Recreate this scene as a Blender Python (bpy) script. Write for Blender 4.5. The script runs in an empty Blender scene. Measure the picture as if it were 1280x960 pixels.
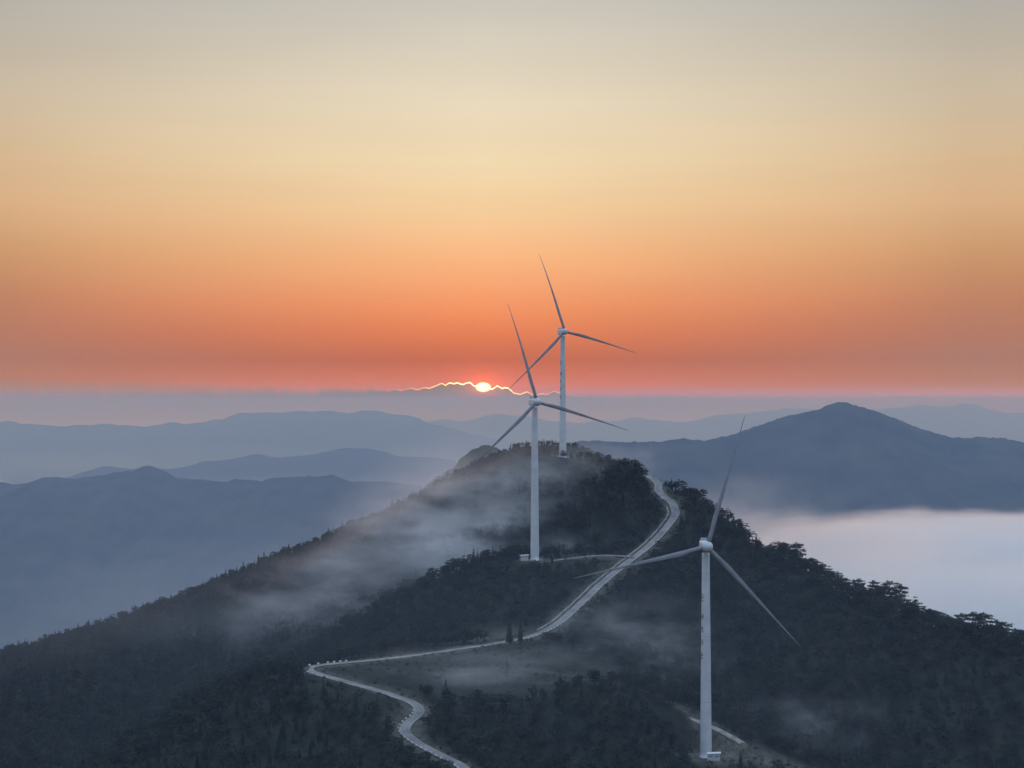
import bpy, bmesh, math, random
import numpy as np
from mathutils import Vector, Matrix

random.seed(7)
RNG = np.random.default_rng(11)
scene = bpy.context.scene
C = scene.collection

F = 2200.0          # focal length in photo pixels (1280 wide)
HY = 500.0          # photo row of eye level
EYE = 1700.0         # camera height above the valley floor


def W(px, py, Y):
    return Vector(((px - 640.0) * Y / F, Y, EYE - (py - HY) * Y / F))


# ----------------------------------------------------------------------------- helpers
def mesh_from(name, verts, faces, mat=None, parent=None, smooth=False, loc=None):
    me = bpy.data.meshes.new(name)
    me.from_pydata([tuple(v) for v in verts], [], faces)
    if mat is not None:
        me.materials.append(mat)
    if smooth:
        me.polygons.foreach_set('use_smooth', [True] * len(me.polygons))
    me.update()
    o = bpy.data.objects.new(name, me)
    C.objects.link(o)
    if parent is not None:
        o.parent = parent
    if loc is not None:
        o.location = loc
    return o


def quads_mesh(name, V, Q, mat):
    """numpy verts (n,3), quads (m,4)"""
    me = bpy.data.meshes.new(name)
    me.vertices.add(len(V))
    me.vertices.foreach_set('co', np.asarray(V, dtype=np.float32).ravel())
    m = len(Q)
    me.loops.add(m * 4)
    me.loops.foreach_set('vertex_index', np.asarray(Q, dtype=np.int32).ravel())
    me.polygons.add(m)
    me.polygons.foreach_set('loop_start', np.arange(0, m * 4, 4, dtype=np.int32))
    me.polygons.foreach_set('loop_total', np.full(m, 4, dtype=np.int32))
    me.update(calc_edges=True)
    if mat is not None:
        me.materials.append(mat)
    return me


def bm_obj(name, bm, mat, parent=None, smooth=False):
    me = bpy.data.meshes.new(name)
    bm.normal_update()
    bm.to_mesh(me)
    bm.free()
    if mat is not None:
        me.materials.append(mat)
    if smooth:
        me.polygons.foreach_set('use_smooth', [True] * len(me.polygons))
    o = bpy.data.objects.new(name, me)
    C.objects.link(o)
    if parent is not None:
        o.parent = parent
    return o


def bm_box(bm, c, s, rot=None, bevel=0.0):
    r = bmesh.ops.create_cube(bm, size=1.0)
    vs = r['verts']
    M = Matrix.Translation(Vector(c)) @ (rot.to_4x4() if rot else Matrix.Identity(4)) @ Matrix.Diagonal((s[0], s[1], s[2], 1))
    bmesh.ops.transform(bm, matrix=M, verts=vs)
    if bevel:
        es = list({e for v in vs for e in v.link_edges})
        bmesh.ops.bevel(bm, geom=es, offset=bevel, segments=2, affect='EDGES', profile=0.6)


def tag(o, label=None, cat=None, group=None, kind=None):
    if label:
        o['label'] = label
    if cat:
        o['category'] = cat
    if group:
        o['group'] = group
    if kind:
        o['kind'] = kind
    return o


def empty(name, loc=(0, 0, 0), rz=0.0):
    o = bpy.data.objects.new(name, None)
    C.objects.link(o)
    o.location = loc
    o.rotation_euler = (0, 0, rz)
    o.empty_display_size = 1.0
    return o


def copy_tree(o, parent=None):
    c = o.copy()
    C.objects.link(c)
    c.parent = parent
    for ch in [x for x in o.children]:
        copy_tree(ch, c)
    return c


def hash2(ix, iy, seed):
    n = (ix.astype(np.int64) * 374761393 + iy.astype(np.int64) * 668265263 + seed * 974711) & 0x7fffffff
    n = ((n ^ (n >> 13)) * 1274126177) & 0x7fffffff
    n = (n ^ (n >> 16)) & 0xffff
    return n / 65535.0


def vnoise(x, y, seed=0):
    x = np.asarray(x, float)
    y = np.asarray(y, float)
    ix = np.floor(x)
    iy = np.floor(y)
    fx = x - ix
    fy = y - iy
    fx = fx * fx * (3 - 2 * fx)
    fy = fy * fy * (3 - 2 * fy)
    a = hash2(ix, iy, seed)
    b = hash2(ix + 1, iy, seed)
    c = hash2(ix, iy + 1, seed)
    d = hash2(ix + 1, iy + 1, seed)
    return (a * (1 - fx) + b * fx) * (1 - fy) + (c * (1 - fx) + d * fx) * fy - 0.5


def fbm(x, y, octv=4, seed=0):
    s = 0
    a = 1.0
    for i in range(octv):
        s = s + a * vnoise(x * 2 ** i + 17.3 * i, y * 2 ** i - 9.1 * i, seed + i)
        a *= 0.5
    return s


def sstep(a, b, x):
    t = np.clip((x - a) / (b - a), 0, 1)
    return t * t * (3 - 2 * t)


# ----------------------------------------------------------------------------- materials
def new_mat(name):
    m = bpy.data.materials.new(name)
    m.use_nodes = True
    nt = m.node_tree
    nt.nodes.clear()
    out = nt.nodes.new('ShaderNodeOutputMaterial')
    return m, nt, out


def N(nt, t, **kw):
    n = nt.nodes.new(t)
    for k, v in kw.items():
        setattr(n, k, v)
    return n


def surf_mat(name, col_a, col_b, scale, rough=0.8, bump=0.0, bump_scale=None, detail=6, coords='pos', lo=0.35, hi=0.65, spec=0.3):
    m, nt, out = new_mat(name)
    b = N(nt, 'ShaderNodeBsdfPrincipled')
    b.inputs['Roughness'].default_value = rough
    b.inputs['Specular IOR Level'].default_value = spec
    if coords == 'pos':
        g = N(nt, 'ShaderNodeNewGeometry').outputs['Position']
    else:
        g = N(nt, 'ShaderNodeTexCoord').outputs['Object']
    nz = N(nt, 'ShaderNodeTexNoise')
    nz.inputs['Scale'].default_value = scale
    nz.inputs['Detail'].default_value = detail
    nt.links.new(g, nz.inputs['Vector'])
    r = N(nt, 'ShaderNodeValToRGB')
    r.color_ramp.elements[0].position = lo
    r.color_ramp.elements[1].position = hi
    r.color_ramp.elements[0].color = (*col_a, 1)
    r.color_ramp.elements[1].color = (*col_b, 1)
    nt.links.new(nz.outputs['Fac'], r.inputs['Fac'])
    nt.links.new(r.outputs['Color'], b.inputs['Base Color'])
    if bump:
        n2 = N(nt, 'ShaderNodeTexNoise')
        n2.inputs['Scale'].default_value = bump_scale or scale * 4
        n2.inputs['Detail'].default_value = 4
        nt.links.new(g, n2.inputs['Vector'])
        bp = N(nt, 'ShaderNodeBump')
        bp.inputs['Strength'].default_value = bump
        nt.links.new(n2.outputs['Fac'], bp.inputs['Height'])
        nt.links.new(bp.outputs['Normal'], b.inputs['Normal'])
    nt.links.new(b.outputs['BSDF'], out.inputs['Surface'])
    return m


def leaf_mat(name, c0, c1):
    m, nt, out = new_mat(name)
    b = N(nt, 'ShaderNodeBsdfPrincipled')
    b.inputs['Roughness'].default_value = 0.75
    b.inputs['Specular IOR Level'].default_value = 0.15
    oi = N(nt, 'ShaderNodeObjectInfo')
    g = N(nt, 'ShaderNodeNewGeometry')
    nz = N(nt, 'ShaderNodeTexNoise')
    nz.inputs['Scale'].default_value = 0.45
    nz.inputs['Detail'].default_value = 3
    nt.links.new(g.outputs['Position'], nz.inputs['Vector'])
    ad = N(nt, 'ShaderNodeMath', operation='ADD')
    nt.links.new(oi.outputs['Random'], ad.inputs[0])
    nt.links.new(nz.outputs['Fac'], ad.inputs[1])
    ml = N(nt, 'ShaderNodeMath', operation='MULTIPLY')
    ml.inputs[1].default_value = 0.5
    nt.links.new(ad.outputs[0], ml.inputs[0])
    r = N(nt, 'ShaderNodeValToRGB')
    r.color_ramp.elements[0].position = 0.2
    r.color_ramp.elements[1].position = 0.8
    r.color_ramp.elements[0].color = (*c0, 1)
    r.color_ramp.elements[1].color = (*c1, 1)
    nt.links.new(ml.outputs[0], r.inputs['Fac'])
    nt.links.new(r.outputs['Color'], b.inputs['Base Color'])
    nt.links.new(b.outputs['BSDF'], out.inputs['Surface'])
    return m


M_white = surf_mat('turbine_paint', (0.54, 0.56, 0.57), (0.64, 0.655, 0.66), 0.25, rough=0.38, coords='obj', spec=0.5)
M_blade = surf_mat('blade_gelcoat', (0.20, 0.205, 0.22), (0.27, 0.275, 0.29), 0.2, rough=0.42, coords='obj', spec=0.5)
M_seam = surf_mat('flange_steel', (0.36, 0.38, 0.40), (0.46, 0.48, 0.5), 1.0, rough=0.5, coords='obj')
M_letter = surf_mat('letter_paint', (0.03, 0.02, 0.03), (0.06, 0.03, 0.035), 1.0, rough=0.6, coords='obj')
M_dark = surf_mat('dark_metal', (0.03, 0.032, 0.035), (0.06, 0.06, 0.065), 1.0, rough=0.5, coords='obj')
M_box = surf_mat('cabinet_paint', (0.42, 0.46, 0.46), (0.55, 0.58, 0.57), 1.2, rough=0.55, coords='obj')
M_boxroof = surf_mat('cabinet_roof_paint', (0.74, 0.75, 0.75), (0.82, 0.82, 0.81), 1.0, rough=0.35, coords='obj')
M_conc = surf_mat('road_concrete', (0.20, 0.193, 0.18), (0.37, 0.36, 0.335), 0.16, rough=0.9, bump=0.2, bump_scale=2.0, detail=9, lo=0.3, hi=0.7)
_nt = M_conc.node_tree          # worn wheel tracks and muddy edges along the slab
_b = [n for n in _nt.nodes if n.type == 'BSDF_PRINCIPLED'][0]
_src = _b.inputs['Base Color'].links[0].from_socket
_at = N(_nt, 'ShaderNodeAttribute', attribute_name='across')
_rp = N(_nt, 'ShaderNodeValToRGB')
for _p, _c in ((0.62, 1.0), (0.85, 0.95)):
    _rp.color_ramp.elements.new(_p).color = (_c, _c, _c * 0.98, 1)
_rp.color_ramp.elements[0].color = (0.92, 0.92, 0.92, 1)
_rp.color_ramp.elements[-1].color = (0.5, 0.46, 0.40, 1)
_e = _rp.color_ramp.elements.new(0.42)
_e.color = (0.70, 0.69, 0.68, 1)
_nt.links.new(_at.outputs['Fac'], _rp.inputs['Fac'])
_mx = N(_nt, 'ShaderNodeMix', data_type='RGBA', blend_type='MULTIPLY')
_mx.inputs['Factor'].default_value = 1.0
_nt.links.new(_src, _mx.inputs[6])
_nt.links.new(_rp.outputs['Color'], _mx.inputs[7])
_nt.links.new(_mx.outputs[2], _b.inputs['Base Color'])
M_track = surf_mat('gravel_track', (0.20, 0.185, 0.16), (0.34, 0.32, 0.29), 0.4, rough=0.95, bump=0.3, bump_scale=2.5)
M_post = surf_mat('post_whitewash', (0.66, 0.66, 0.64), (0.80, 0.80, 0.78), 1.5, rough=0.7, coords='obj')
M_bark = surf_mat('bark', (0.045, 0.036, 0.03), (0.085, 0.068, 0.055), 1.5, rough=0.95, coords='obj')
M_pine = leaf_mat('pine_needles', (0.019, 0.029, 0.022), (0.050, 0.064, 0.045))
M_con = leaf_mat('conifer_needles', (0.018, 0.030, 0.022), (0.048, 0.064, 0.042))
M_broad = leaf_mat('broad_leaves', (0.021, 0.029, 0.020), (0.060, 0.066, 0.044))
M_far = surf_mat('far_forest', (0.030, 0.040, 0.028), (0.062, 0.072, 0.048), 0.004, rough=1.0, spec=0.0)
M_valley = surf_mat('valley_floor', (0.04, 0.05, 0.035), (0.10, 0.10, 0.07), 0.002, rough=1.0, spec=0.0)

# ----------------------------------------------------------------------------- ridge terrain
SL = {
 560: [(-300,1290),(-200,1250),(200,1150),(400,1050),(580,995),(700,1030),(883,1070),(1000,1085),(1280,1090),(1600,1150)],
 600: [(-300,1160),(-200,1140),(100,1030),(300,985),(450,962),(580,958),(640,965),(700,985),(850,1035),(1000,1050),(1280,1045),(1600,1100)],
 650: [(-300,1130),(-200,1110),(0,1035),(130,975),(270,900),(383,868),(450,874),(528,888),(580,908),(640,905),(740,905),(810,945),(883,972),(960,985),(1100,1000),(1280,975),(1600,1000)],
 672: [(-300,1110),(-200,1095),(0,1020),(130,962),(270,880),(383,850),(450,858),(520,868),(600,886),(660,880),(720,862),(780,878),(840,928),(883,945),(950,950),(1020,968),(1120,975),(1280,935),(1600,940)],
 692: [(-300,1095),(-200,1080),(0,1010),(130,955),(200,909),(270,868),(330,850),(383,839),(450,848),(520,852),(600,866),(660,863),(720,850),(780,856),(870,893),(960,932),(1020,952),(1120,945),(1280,890),(1600,880)],
 730: [(-300,1075),(-200,1060),(0,1000),(150,960),(270,890),(350,855),(400,829),(450,826),(500,824),(560,832),(620,837),(700,840),(800,855),(900,885),(1000,895),(1100,875),(1200,842),(1280,818),(1600,815)],
 760: [(-300,1050),(-200,1030),(0,985),(150,945),(270,885),(350,855),(420,828),(500,815),(580,809),(650,805),(750,815),(850,838),(950,850),(1050,835),(1130,816),(1200,801),(1280,810),(1600,860)],
 790: [(-300,1020),(-200,990),(0,962),(150,920),(270,870),(350,850),(430,822),(500,806),(580,803),(665,794),(750,800),(850,815),(950,815),(1050,795),(1130,783),(1180,790),(1280,826),(1600,920)],
 830: [(-300,985),(-200,960),(0,930),(200,900),(350,852),(430,808),(500,782),(600,768),(680,765),(720,762),(800,770),(900,770),(1000,758),(1085,751),(1180,790),(1280,840),(1600,990)],
 865: [(-300,970),(-200,945),(0,912),(200,880),(350,835),(440,790),(500,764),(600,735),(700,730),(752,728),(820,735),(910,730),(1000,706),(1080,760),(1180,825),(1280,880),(1600,1050)],
 894: [(-300,955),(-200,930),(0,895),(200,860),(350,820),(440,783),(500,752),(560,718),(620,703),(668,700),(720,701),(784,703),(850,720),(920,708),(980,690),(1080,790),(1180,860),(1280,910),(1600,1100)],
 940: [(-300,930),(-200,905),(0,865),(200,830),(350,790),(450,760),(560,728),(640,708),(700,696),(760,690),(825,668),(860,662),(900,640),(980,720),(1080,820),(1280,960),(1600,1160)],
 975: [(-300,915),(-200,890),(0,852),(200,812),(350,767),(450,732),(560,695),(640,672),(700,652),(760,640),(810,640),(843,638),(868,612),(900,655),(980,760),(1080,860),(1280,1000),(1600,1200)],
 1005: [(-300,905),(-200,882),(0,845),(200,800),(350,750),(450,712),(560,670),(640,640),(700,620),(760,612),(810,612),(831,618),(846,600),(880,650),(980,790),(1280,1030)],
 1050: [(-300,895),(-200,873),(0,832),(200,782),(350,727),(450,687),(560,638),(640,608),(700,596),(760,586),(800,590),(817,599),(840,640),(880,690),(980,820),(1280,1060)],
 1090: [(-300,888),(-200,868),(0,825),(200,768),(350,708),(450,665),(540,620),(600,592),(650,574),(703,573),(760,579),(790,590),(850,670),(980,850),(1280,1090)],
 1122: [(-300,885),(-200,865),(0,822),(200,760),(350,699),(480,646),(560,605),(620,577),(665,565),(703,571),(735,574),(770,586),(800,615),(880,730),(1280,1110)],
 1165: [(-300,882),(-200,862),(0,818),(100,795),(210,758),(350,698),(480,648),(560,603),(610,574),(660,556),(700,557),(735,566),(765,590),(800,640),(880,760),(1280,1130)],
 1230: [(-300,900),(-200,880),(0,850),(200,800),(350,745),(480,695),(560,650),(660,620),(740,640),(800,700),(880,800),(1280,1150)],
 1400: [(-300,960),(0,930),(350,850),(560,790),(660,770),(800,820),(1280,1160)],
 1700: [(-300,1040),(1600,1040)],
}
PX = np.arange(-300, 1601, 8.0)
YS = np.array(sorted(SL), float)
tab = []
ker = np.exp(-0.5 * (np.arange(-4, 5) * 8.0 / 11.0) ** 2)
ker /= ker.sum()
for Y in YS:
    p = np.array(SL[int(Y)], float)
    v = np.interp(PX, p[:, 0], p[:, 1])
    v = np.convolve(np.pad(v, 4, mode='edge'), ker, mode='valid')
    tab.append(-(v - HY) * Y / F)        # height relative to the eye
tab = np.array(tab)
YF = np.arange(560, 1701, 5.0)
fine = np.empty((len(YF), len(PX)))


def pchip(x, y, xq):
    h = np.diff(x)[:, None]
    d = np.diff(y, axis=0) / h
    m = np.zeros_like(y)
    w1 = 2 * h[1:] + h[:-1]
    w2 = h[1:] + 2 * h[:-1]
    with np.errstate(divide='ignore', invalid='ignore'):
        mm = (w1 + w2) / (w1 / d[:-1] + w2 / d[1:])
    m[1:-1] = np.where(d[:-1] * d[1:] > 0, mm, 0)
    m[0] = d[0]
    m[-1] = d[-1]
    k = np.clip(np.searchsorted(x, xq) - 1, 0, len(x) - 2)
    t = ((xq - x[k]) / np.diff(x)[k])[:, None]
    hk = np.diff(x)[k][:, None]
    return (y[k] * (2 * t**3 - 3 * t**2 + 1) + m[k] * hk * (t**3 - 2 * t**2 + t)
            + y[k + 1] * (-2 * t**3 + 3 * t**2) + m[k + 1] * hk * (t**3 - t**2))


fine = pchip(YS, tab, YF)


def base_height(x, y):
    x = np.asarray(x, float)
    y = np.asarray(y, float)
    yc = np.clip(y, 560, 1699.9)
    px = 640 + x * F / yc
    pxc = np.clip(px, -299.9, 1599.9)
    i = (yc - 560) / 5.0
    j = (pxc + 300) / 8.0
    i0 = np.clip(i.astype(int), 0, len(YF) - 2)
    j0 = np.clip(j.astype(int), 0, len(PX) - 2)
    a = i - i0
    b = j - j0
    z = (fine[i0, j0] * (1 - a) * (1 - b) + fine[i0, j0 + 1] * (1 - a) * b
         + fine[i0 + 1, j0] * a * (1 - b) + fine[i0 + 1, j0 + 1] * a * b)
    ex = np.maximum(np.abs(px - pxc) * yc / F, 0)
    z = z - 0.45 * ex
    # towards the viewpoint: the slope the photographer stands above
    g = np.interp(y, [-300, 0, 60, 150, 300, 450, 560], [-40, -22, -42, -70, -112, -145, -165])
    g = g - 0.15 * np.abs(x)
    k = sstep(330, 560, y)
    z = g * (1 - k) + z * k
    z = z + (0.25 + 0.75 * sstep(30, 90, np.hypot(x - 75, y - 668))) * 5.0 * fbm(x / 60.0, y / 60.0, 4, 3) * np.clip((np.abs(y - 1700)) / 200, 0.3, 1) * 0.55
    z = z - 0.35 * np.maximum(y - 1500, 0)
    return z


ROAD = [(600,990,570),(580,960,600),(545,940,614),(514,923,628),(505,912,637),(513,900,645),(526,890,652),(520,880,661),(490,868,670),
        (450,856,680),(412,846,692),(388,838.5,703),(384,834.5,709),(398,831,716),(430,828,724),(480,824,738),(540,816,752),(600,807,768),(660,797,786),
        (690,784,803),(720,760,832),(750,731,862),(780,706,890),(813,681,925),(836,655,955),(844,641,974),(841,630,990),(829,621,1004),
        (822,613,1022),(822,605,1040),(812,597,1062),(796,588,1082),(770,581,1095),(740,577,1108),(712,574,1114)]
TRACK2 = [(792,696,902),(760,692,905),(720,697,903),(690,701,898)]
TRACK1 = [(818,884,706),(845,892,700),(870,900,694),(893,909,688),(914,919,682),(930,930,677)]


def smooth_line(pts, step=1.5, flat=None):
    P = np.array([W(*p)[:] for p in pts])
    d = np.r_[0, np.cumsum(np.linalg.norm(np.diff(P, axis=0), axis=1))]
    s = np.arange(0, d[-1], step)
    Q = pchip(d, P, s)
    k = np.exp(-0.5 * (np.arange(-6, 7) * step / 3.0) ** 2)
    k /= k.sum()
    out = np.empty_like(Q)
    for c in range(3):
        out[:, c] = np.convolve(np.pad(Q[:, c], 6, mode='reflect', reflect_type='odd'), k, mode='valid')
    kk = np.exp(-0.5 * (np.arange(-20, 21) * step / 10.0) ** 2)
    kk /= kk.sum()
    out[:, 2] = np.convolve(np.pad(out[:, 2], 20, mode='reflect', reflect_type='odd'), kk, mode='valid')
    return out


road = smooth_line(ROAD)
track2 = smooth_line(TRACK2)
track1 = smooth_line(TRACK1)
LINES = [(road, 2.5, 12.0), (track2, 1.9, 7.0), (track1, 2.0, 7.0)]
PADS = [(W(890, 945, 672), 11.0, 20.0), (W(668, 700, 894), 8.0, 15.0), (W(703, 572, 1122), 7.0, 14.0)]


def near_line(x, y, L):
    """distance to the polyline's points and height there"""
    best = np.full(x.shape, 1e9)
    zz = np.zeros(x.shape)
    for q in L:
        d = (x - q[0]) ** 2 + (y - q[1]) ** 2
        m = d < best
        best = np.where(m, d, best)
        zz = np.where(m, q[2], zz)
    return np.sqrt(best), zz


def height(x, y):
    x = np.asarray(x, float)
    y = np.asarray(y, float)
    z = base_height(x, y) + EYE
    for c, r0, r1 in PADS:
        d = np.hypot(x - c.x, y - c.y)
        w = 1 - sstep(r0, r1, d)
        z = z * (1 - w) + (c.z - 0.1) * w
    soil = np.full(x.shape, 1e9)
    for L, r0, r1 in LINES[::-1]:
        lo = L.min(0) - 20
        hi = L.max(0) + 20
        m = (x > lo[0]) & (x < hi[0]) & (y > lo[1]) & (y < hi[1])
        if m.any():
            d, zz = near_line(x[m], y[m], L)
            w = 1 - sstep(r0, r1, d)
            # verge ditch just past the slab
            z[m] = z[m] * (1 - w) + (zz - 0.12 - 0.45 * np.exp(-((d - r0 - 1.3) / 0.8) ** 2)) * w
            soil[m] = np.minimum(soil[m], d - r0)
    for c, r0, r1 in PADS:
        d = np.hypot(x - c.x, y - c.y)
        soil = np.minimum(soil, d - r0 + 2)
    return np.maximum(z, 0.0 - 3.0), soil


xs = np.arange(-640, 641, 2.5)
ys = np.concatenate([np.arange(-300, 560, 8.0), np.arange(560, 1180, 2.5), np.arange(1180, 1901, 8.0)])
GX, GY = np.meshgrid(xs, ys)
GZ, SOIL = height(GX, GY)
nx, ny = len(xs), len(ys)
idx = np.arange(nx * ny).reshape(ny, nx)
Q = np.stack([idx[:-1, :-1], idx[:-1, 1:], idx[1:, 1:], idx[1:, :-1]], -1).reshape(-1, 4)
MX, MY, MZ = GX.copy(), GY.copy(), GZ.copy()      # outermost ring runs on down to the valley floor
MX[:, 0] -= 900; MX[:, -1] += 900; MY[0, :] -= 700; MY[-1, :] += 900
MZ[:, 0] = MZ[:, -1] = -25; MZ[0, :] = MZ[-1, :] = -25
V = np.stack([MX.ravel(), MY.ravel(), MZ.ravel()], -1)

# forest-floor material with bare earth along the road cuts (an attribute of the ground itself)
m, nt, out = new_mat('ridge_ground')
b = N(nt, 'ShaderNodeBsdfPrincipled')
b.inputs['Roughness'].default_value = 1.0
b.inputs['Specular IOR Level'].default_value = 0.05
g = N(nt, 'ShaderNodeNewGeometry')
n1 = N(nt, 'ShaderNodeTexNoise')
n1.inputs['Scale'].default_value = 0.12
n1.inputs['Detail'].default_value = 8
n1.inputs['Roughness'].default_value = 0.65
nt.links.new(g.outputs['Position'], n1.inputs['Vector'])
r1 = N(nt, 'ShaderNodeValToRGB')
r1.color_ramp.elements[0].position = 0.35
r1.color_ramp.elements[1].position = 0.7
r1.color_ramp.elements[0].color = (0.018, 0.025, 0.019, 1)
r1.color_ramp.elements[1].color = (0.050, 0.052, 0.040, 1)
nt.links.new(n1.outputs['Fac'], r1.inputs['Fac'])
r2 = N(nt, 'ShaderNodeValToRGB')
r2.color_ramp.elements[0].position = 0.35
r2.color_ramp.elements[1].position = 0.68
r2.color_ramp.elements[0].color = (0.055, 0.058, 0.040, 1)
r2.color_ramp.elements[1].color = (0.21, 0.185, 0.15, 1)
n3 = N(nt, 'ShaderNodeTexNoise')
n3.inputs['Scale'].default_value = 0.35
n3.inputs['Detail'].default_value = 8
n3.inputs['Roughness'].default_value = 0.7
nt.links.new(g.outputs['Position'], n3.inputs['Vector'])
nt.links.new(n3.outputs['Fac'], r2.inputs['Fac'])
at = N(nt, 'ShaderNodeAttribute', attribute_name='bare')
mx = N(nt, 'ShaderNodeMix', data_type='RGBA')
nt.links.new(at.outputs['Fac'], mx.inputs['Factor'])
nt.links.new(r1.outputs['Color'], mx.inputs[6])
nt.links.new(r2.outputs['Color'], mx.inputs[7])
nt.links.new(mx.outputs[2], b.inputs['Base Color'])
bp = N(nt, 'ShaderNodeBump')
bp.inputs['Strength'].default_value = 0.6
bp.inputs['Distance'].default_value = 1.0
nt.links.new(n3.outputs['Fac'], bp.inputs['Height'])
nt.links.new(bp.outputs['Normal'], b.inputs['Normal'])
nt.links.new(b.outputs['BSDF'], out.inputs['Surface'])
M_ground = m

me = quads_mesh('terrain', V, Q, M_ground)
bare = np.clip(1 - np.maximum(SOIL, 0) / 7.0, 0, 1).ravel() * 0.9
FIELD = W(590, 838, 732)
bare = np.maximum(bare, 0.12 * np.exp(-(((GX - FIELD.x) / 48) ** 2 + ((GY - FIELD.y) / 34) ** 2)).ravel())
PAD1 = W(950, 938, 675)
CUTS = [(W(628, 786, 797), 21, 13), (W(455, 806, 748), 17, 12)]       # pale grassy cut banks above the road
for c_, ax_, ay_ in CUTS:
    bare = np.maximum(bare, 0.62 * np.exp(-(((GX - c_.x) / ax_) ** 2 + ((GY - c_.y) / ay_) ** 2)).ravel())
bare = np.maximum(bare, 0.8 * np.exp(-(((GX - PAD1.x) / 24) ** 2 + ((GY - PAD1.y) / 12) ** 2)).ravel())
att = me.attributes.new('bare', 'FLOAT', 'POINT')
att.data.foreach_set('value', bare.astype(np.float32))
me.polygons.foreach_set('use_smooth', [True] * len(me.polygons))
terrain = bpy.data.objects.new('terrain', me)
C.objects.link(terrain)
tag(terrain, 'dark forested ridge climbing away from the viewer to a rounded summit', None, kind='structure')


def ground_z(x, y):
    return float(height(np.array([x]), np.array([y]))[0][0])


# valley floor out to the horizon
vs = []
R_ = 91000
gn = 60
gx = np.linspace(-R_, R_, gn)
gy = np.linspace(-3000, 91000, gn)
AX, AY = np.meshgrid(gx, gy)
AZ = 12 * fbm(AX / 5000, AY / 5000, 3, 5) - 1.0
i2 = np.arange(gn * gn).reshape(gn, gn)
Q2 = np.stack([i2[:-1, :-1], i2[:-1, 1:], i2[1:, 1:], i2[1:, :-1]], -1).reshape(-1, 4)
me = quads_mesh('ground', np.stack([AX.ravel(), AY.ravel(), AZ.ravel() - 15], -1), Q2, M_valley)
o = bpy.data.objects.new('ground', me)
C.objects.link(o)
tag(o, 'wide valley floor far below the ridges', None, kind='structure')


# ----------------------------------------------------------------------------- far ranges
def far_range(name, label, crest, Y, depth, step, amp, tree, seed, jag=2.0):
    """a mountain range: crest line traced at its distance, with ribs and hollows falling to the valley on both sides"""
    c = np.array(crest, float)
    x0 = (c[0, 0] - 640) * Y / F
    x1 = (c[-1, 0] - 640) * Y / F
    xs_ = np.arange(x0, x1 + step, step)
    px = 640 + xs_ * F / Y
    ktab = np.interp(px, c[:, 0], c[:, 1])
    w = max(2, int(2.5 * Y / F / step))
    k = np.hanning(2 * w + 1)
    k /= k.sum()
    ktab = np.convolve(np.pad(ktab, w, mode='edge'), k, mode='valid')
    ktab = ktab - jag * fbm(px / 34.0, px * 0 + seed * 3.7, 5, seed + 40) - 0.5 * jag * np.abs(fbm(px / 90.0, px * 0 + seed, 3, seed + 60))
    zc = EYE - (ktab - HY) * Y / F
    t = np.concatenate([np.linspace(-1, -0.15, 26), np.linspace(-0.13, 0.13, 15), np.linspace(0.15, 1, 12)])
    # crest wanders in depth so it is no straight wall
    wander = depth * 0.35 * fbm(xs_ / (depth * 0.8), xs_ * 0 + seed, 3, seed)
    TT, XX = np.meshgrid(t, xs_, indexing='ij')
    YY = Y + wander[None, :] + TT * depth
    prof = np.clip(1 - np.abs(TT) ** 1.15, 0, 1)
    sc = YY / Y
    XXs = XX * (Y + wander[None, :]) / Y
    zrel = EYE - (ktab[None, :] - HY) * (Y + wander[None, :]) / F
    ZZ = zrel * prof - 20 * (1 - prof)
    rib = fbm(XXs / (depth * 0.22), YY / (depth * 0.5), 5, seed + 5)
    ZZ = ZZ + rib * amp * np.sin(np.pi * np.clip(np.abs(TT) * 1.05, 0, 1)) - np.abs(TT) * 0.3 * amp
    small = 0.55 * vnoise(XXs / (step * 1.4), YY / (step * 1.4), seed + 9) + 0.6 * vnoise(XXs / (step * 6), YY / (step * 6), seed + 12) + 0.8 * vnoise(XXs / (step * 19), YY / (step * 19), seed + 15)
    ZZ = ZZ + tree * small
    n0, n1_ = TT.shape
    ii = np.arange(n0 * n1_).reshape(n0, n1_)
    q = np.stack([ii[:-1, :-1], ii[:-1, 1:], ii[1:, 1:], ii[1:, :-1]], -1).reshape(-1, 4)
    me = quads_mesh(name, np.stack([XXs.ravel(), YY.ravel(), ZZ.ravel()], -1), q, M_far)
    me.polygons.foreach_set('use_smooth', [True] * len(me.polygons))
    o = bpy.data.objects.new(name, me)
    C.objects.link(o)
    tag(o, label, None, kind='structure')
    return o


far_range('hill', 'blue wooded hill with a small knob on its crest, left of the ridge',
          [(-500,640),(-200,618),(0,604),(15,607.5),(37,602),(56,595.5),(75,595.5),(90,598.5),(124,594),(150,589),(169,587.6),(176,582),(187,581),(202,586),(217,595.5),(240,599),(277,601.5),(296,599),(326,604),(345,599),(375,597),(416,595.5),(435,601.5),(480,602.6),(560,612),(640,640),(760,700)],
          15000, 4400, 18.0, 240, 26.0, 21, 2.2)
far_range('mountain', 'big dark blue mountain with a single pointed peak, right of the turbines',
          [(560,640),(640,585),(700,560),(725,552.5),(787,552.5),(825,552),(855,547),(880,550),(900,546),(948,532),(981,521),(1019,513),(1035.6,507),(1052,503),(1068,506),(1100,516),(1132,528),(1158,538.4),(1184,545),(1203,546.5),(1229,547),(1255,548),(1280,552),(1400,570),(1600,600),(1800,660)],
          11300, 4000, 14.0, 250, 20.0, 33, 1.7)
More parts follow.
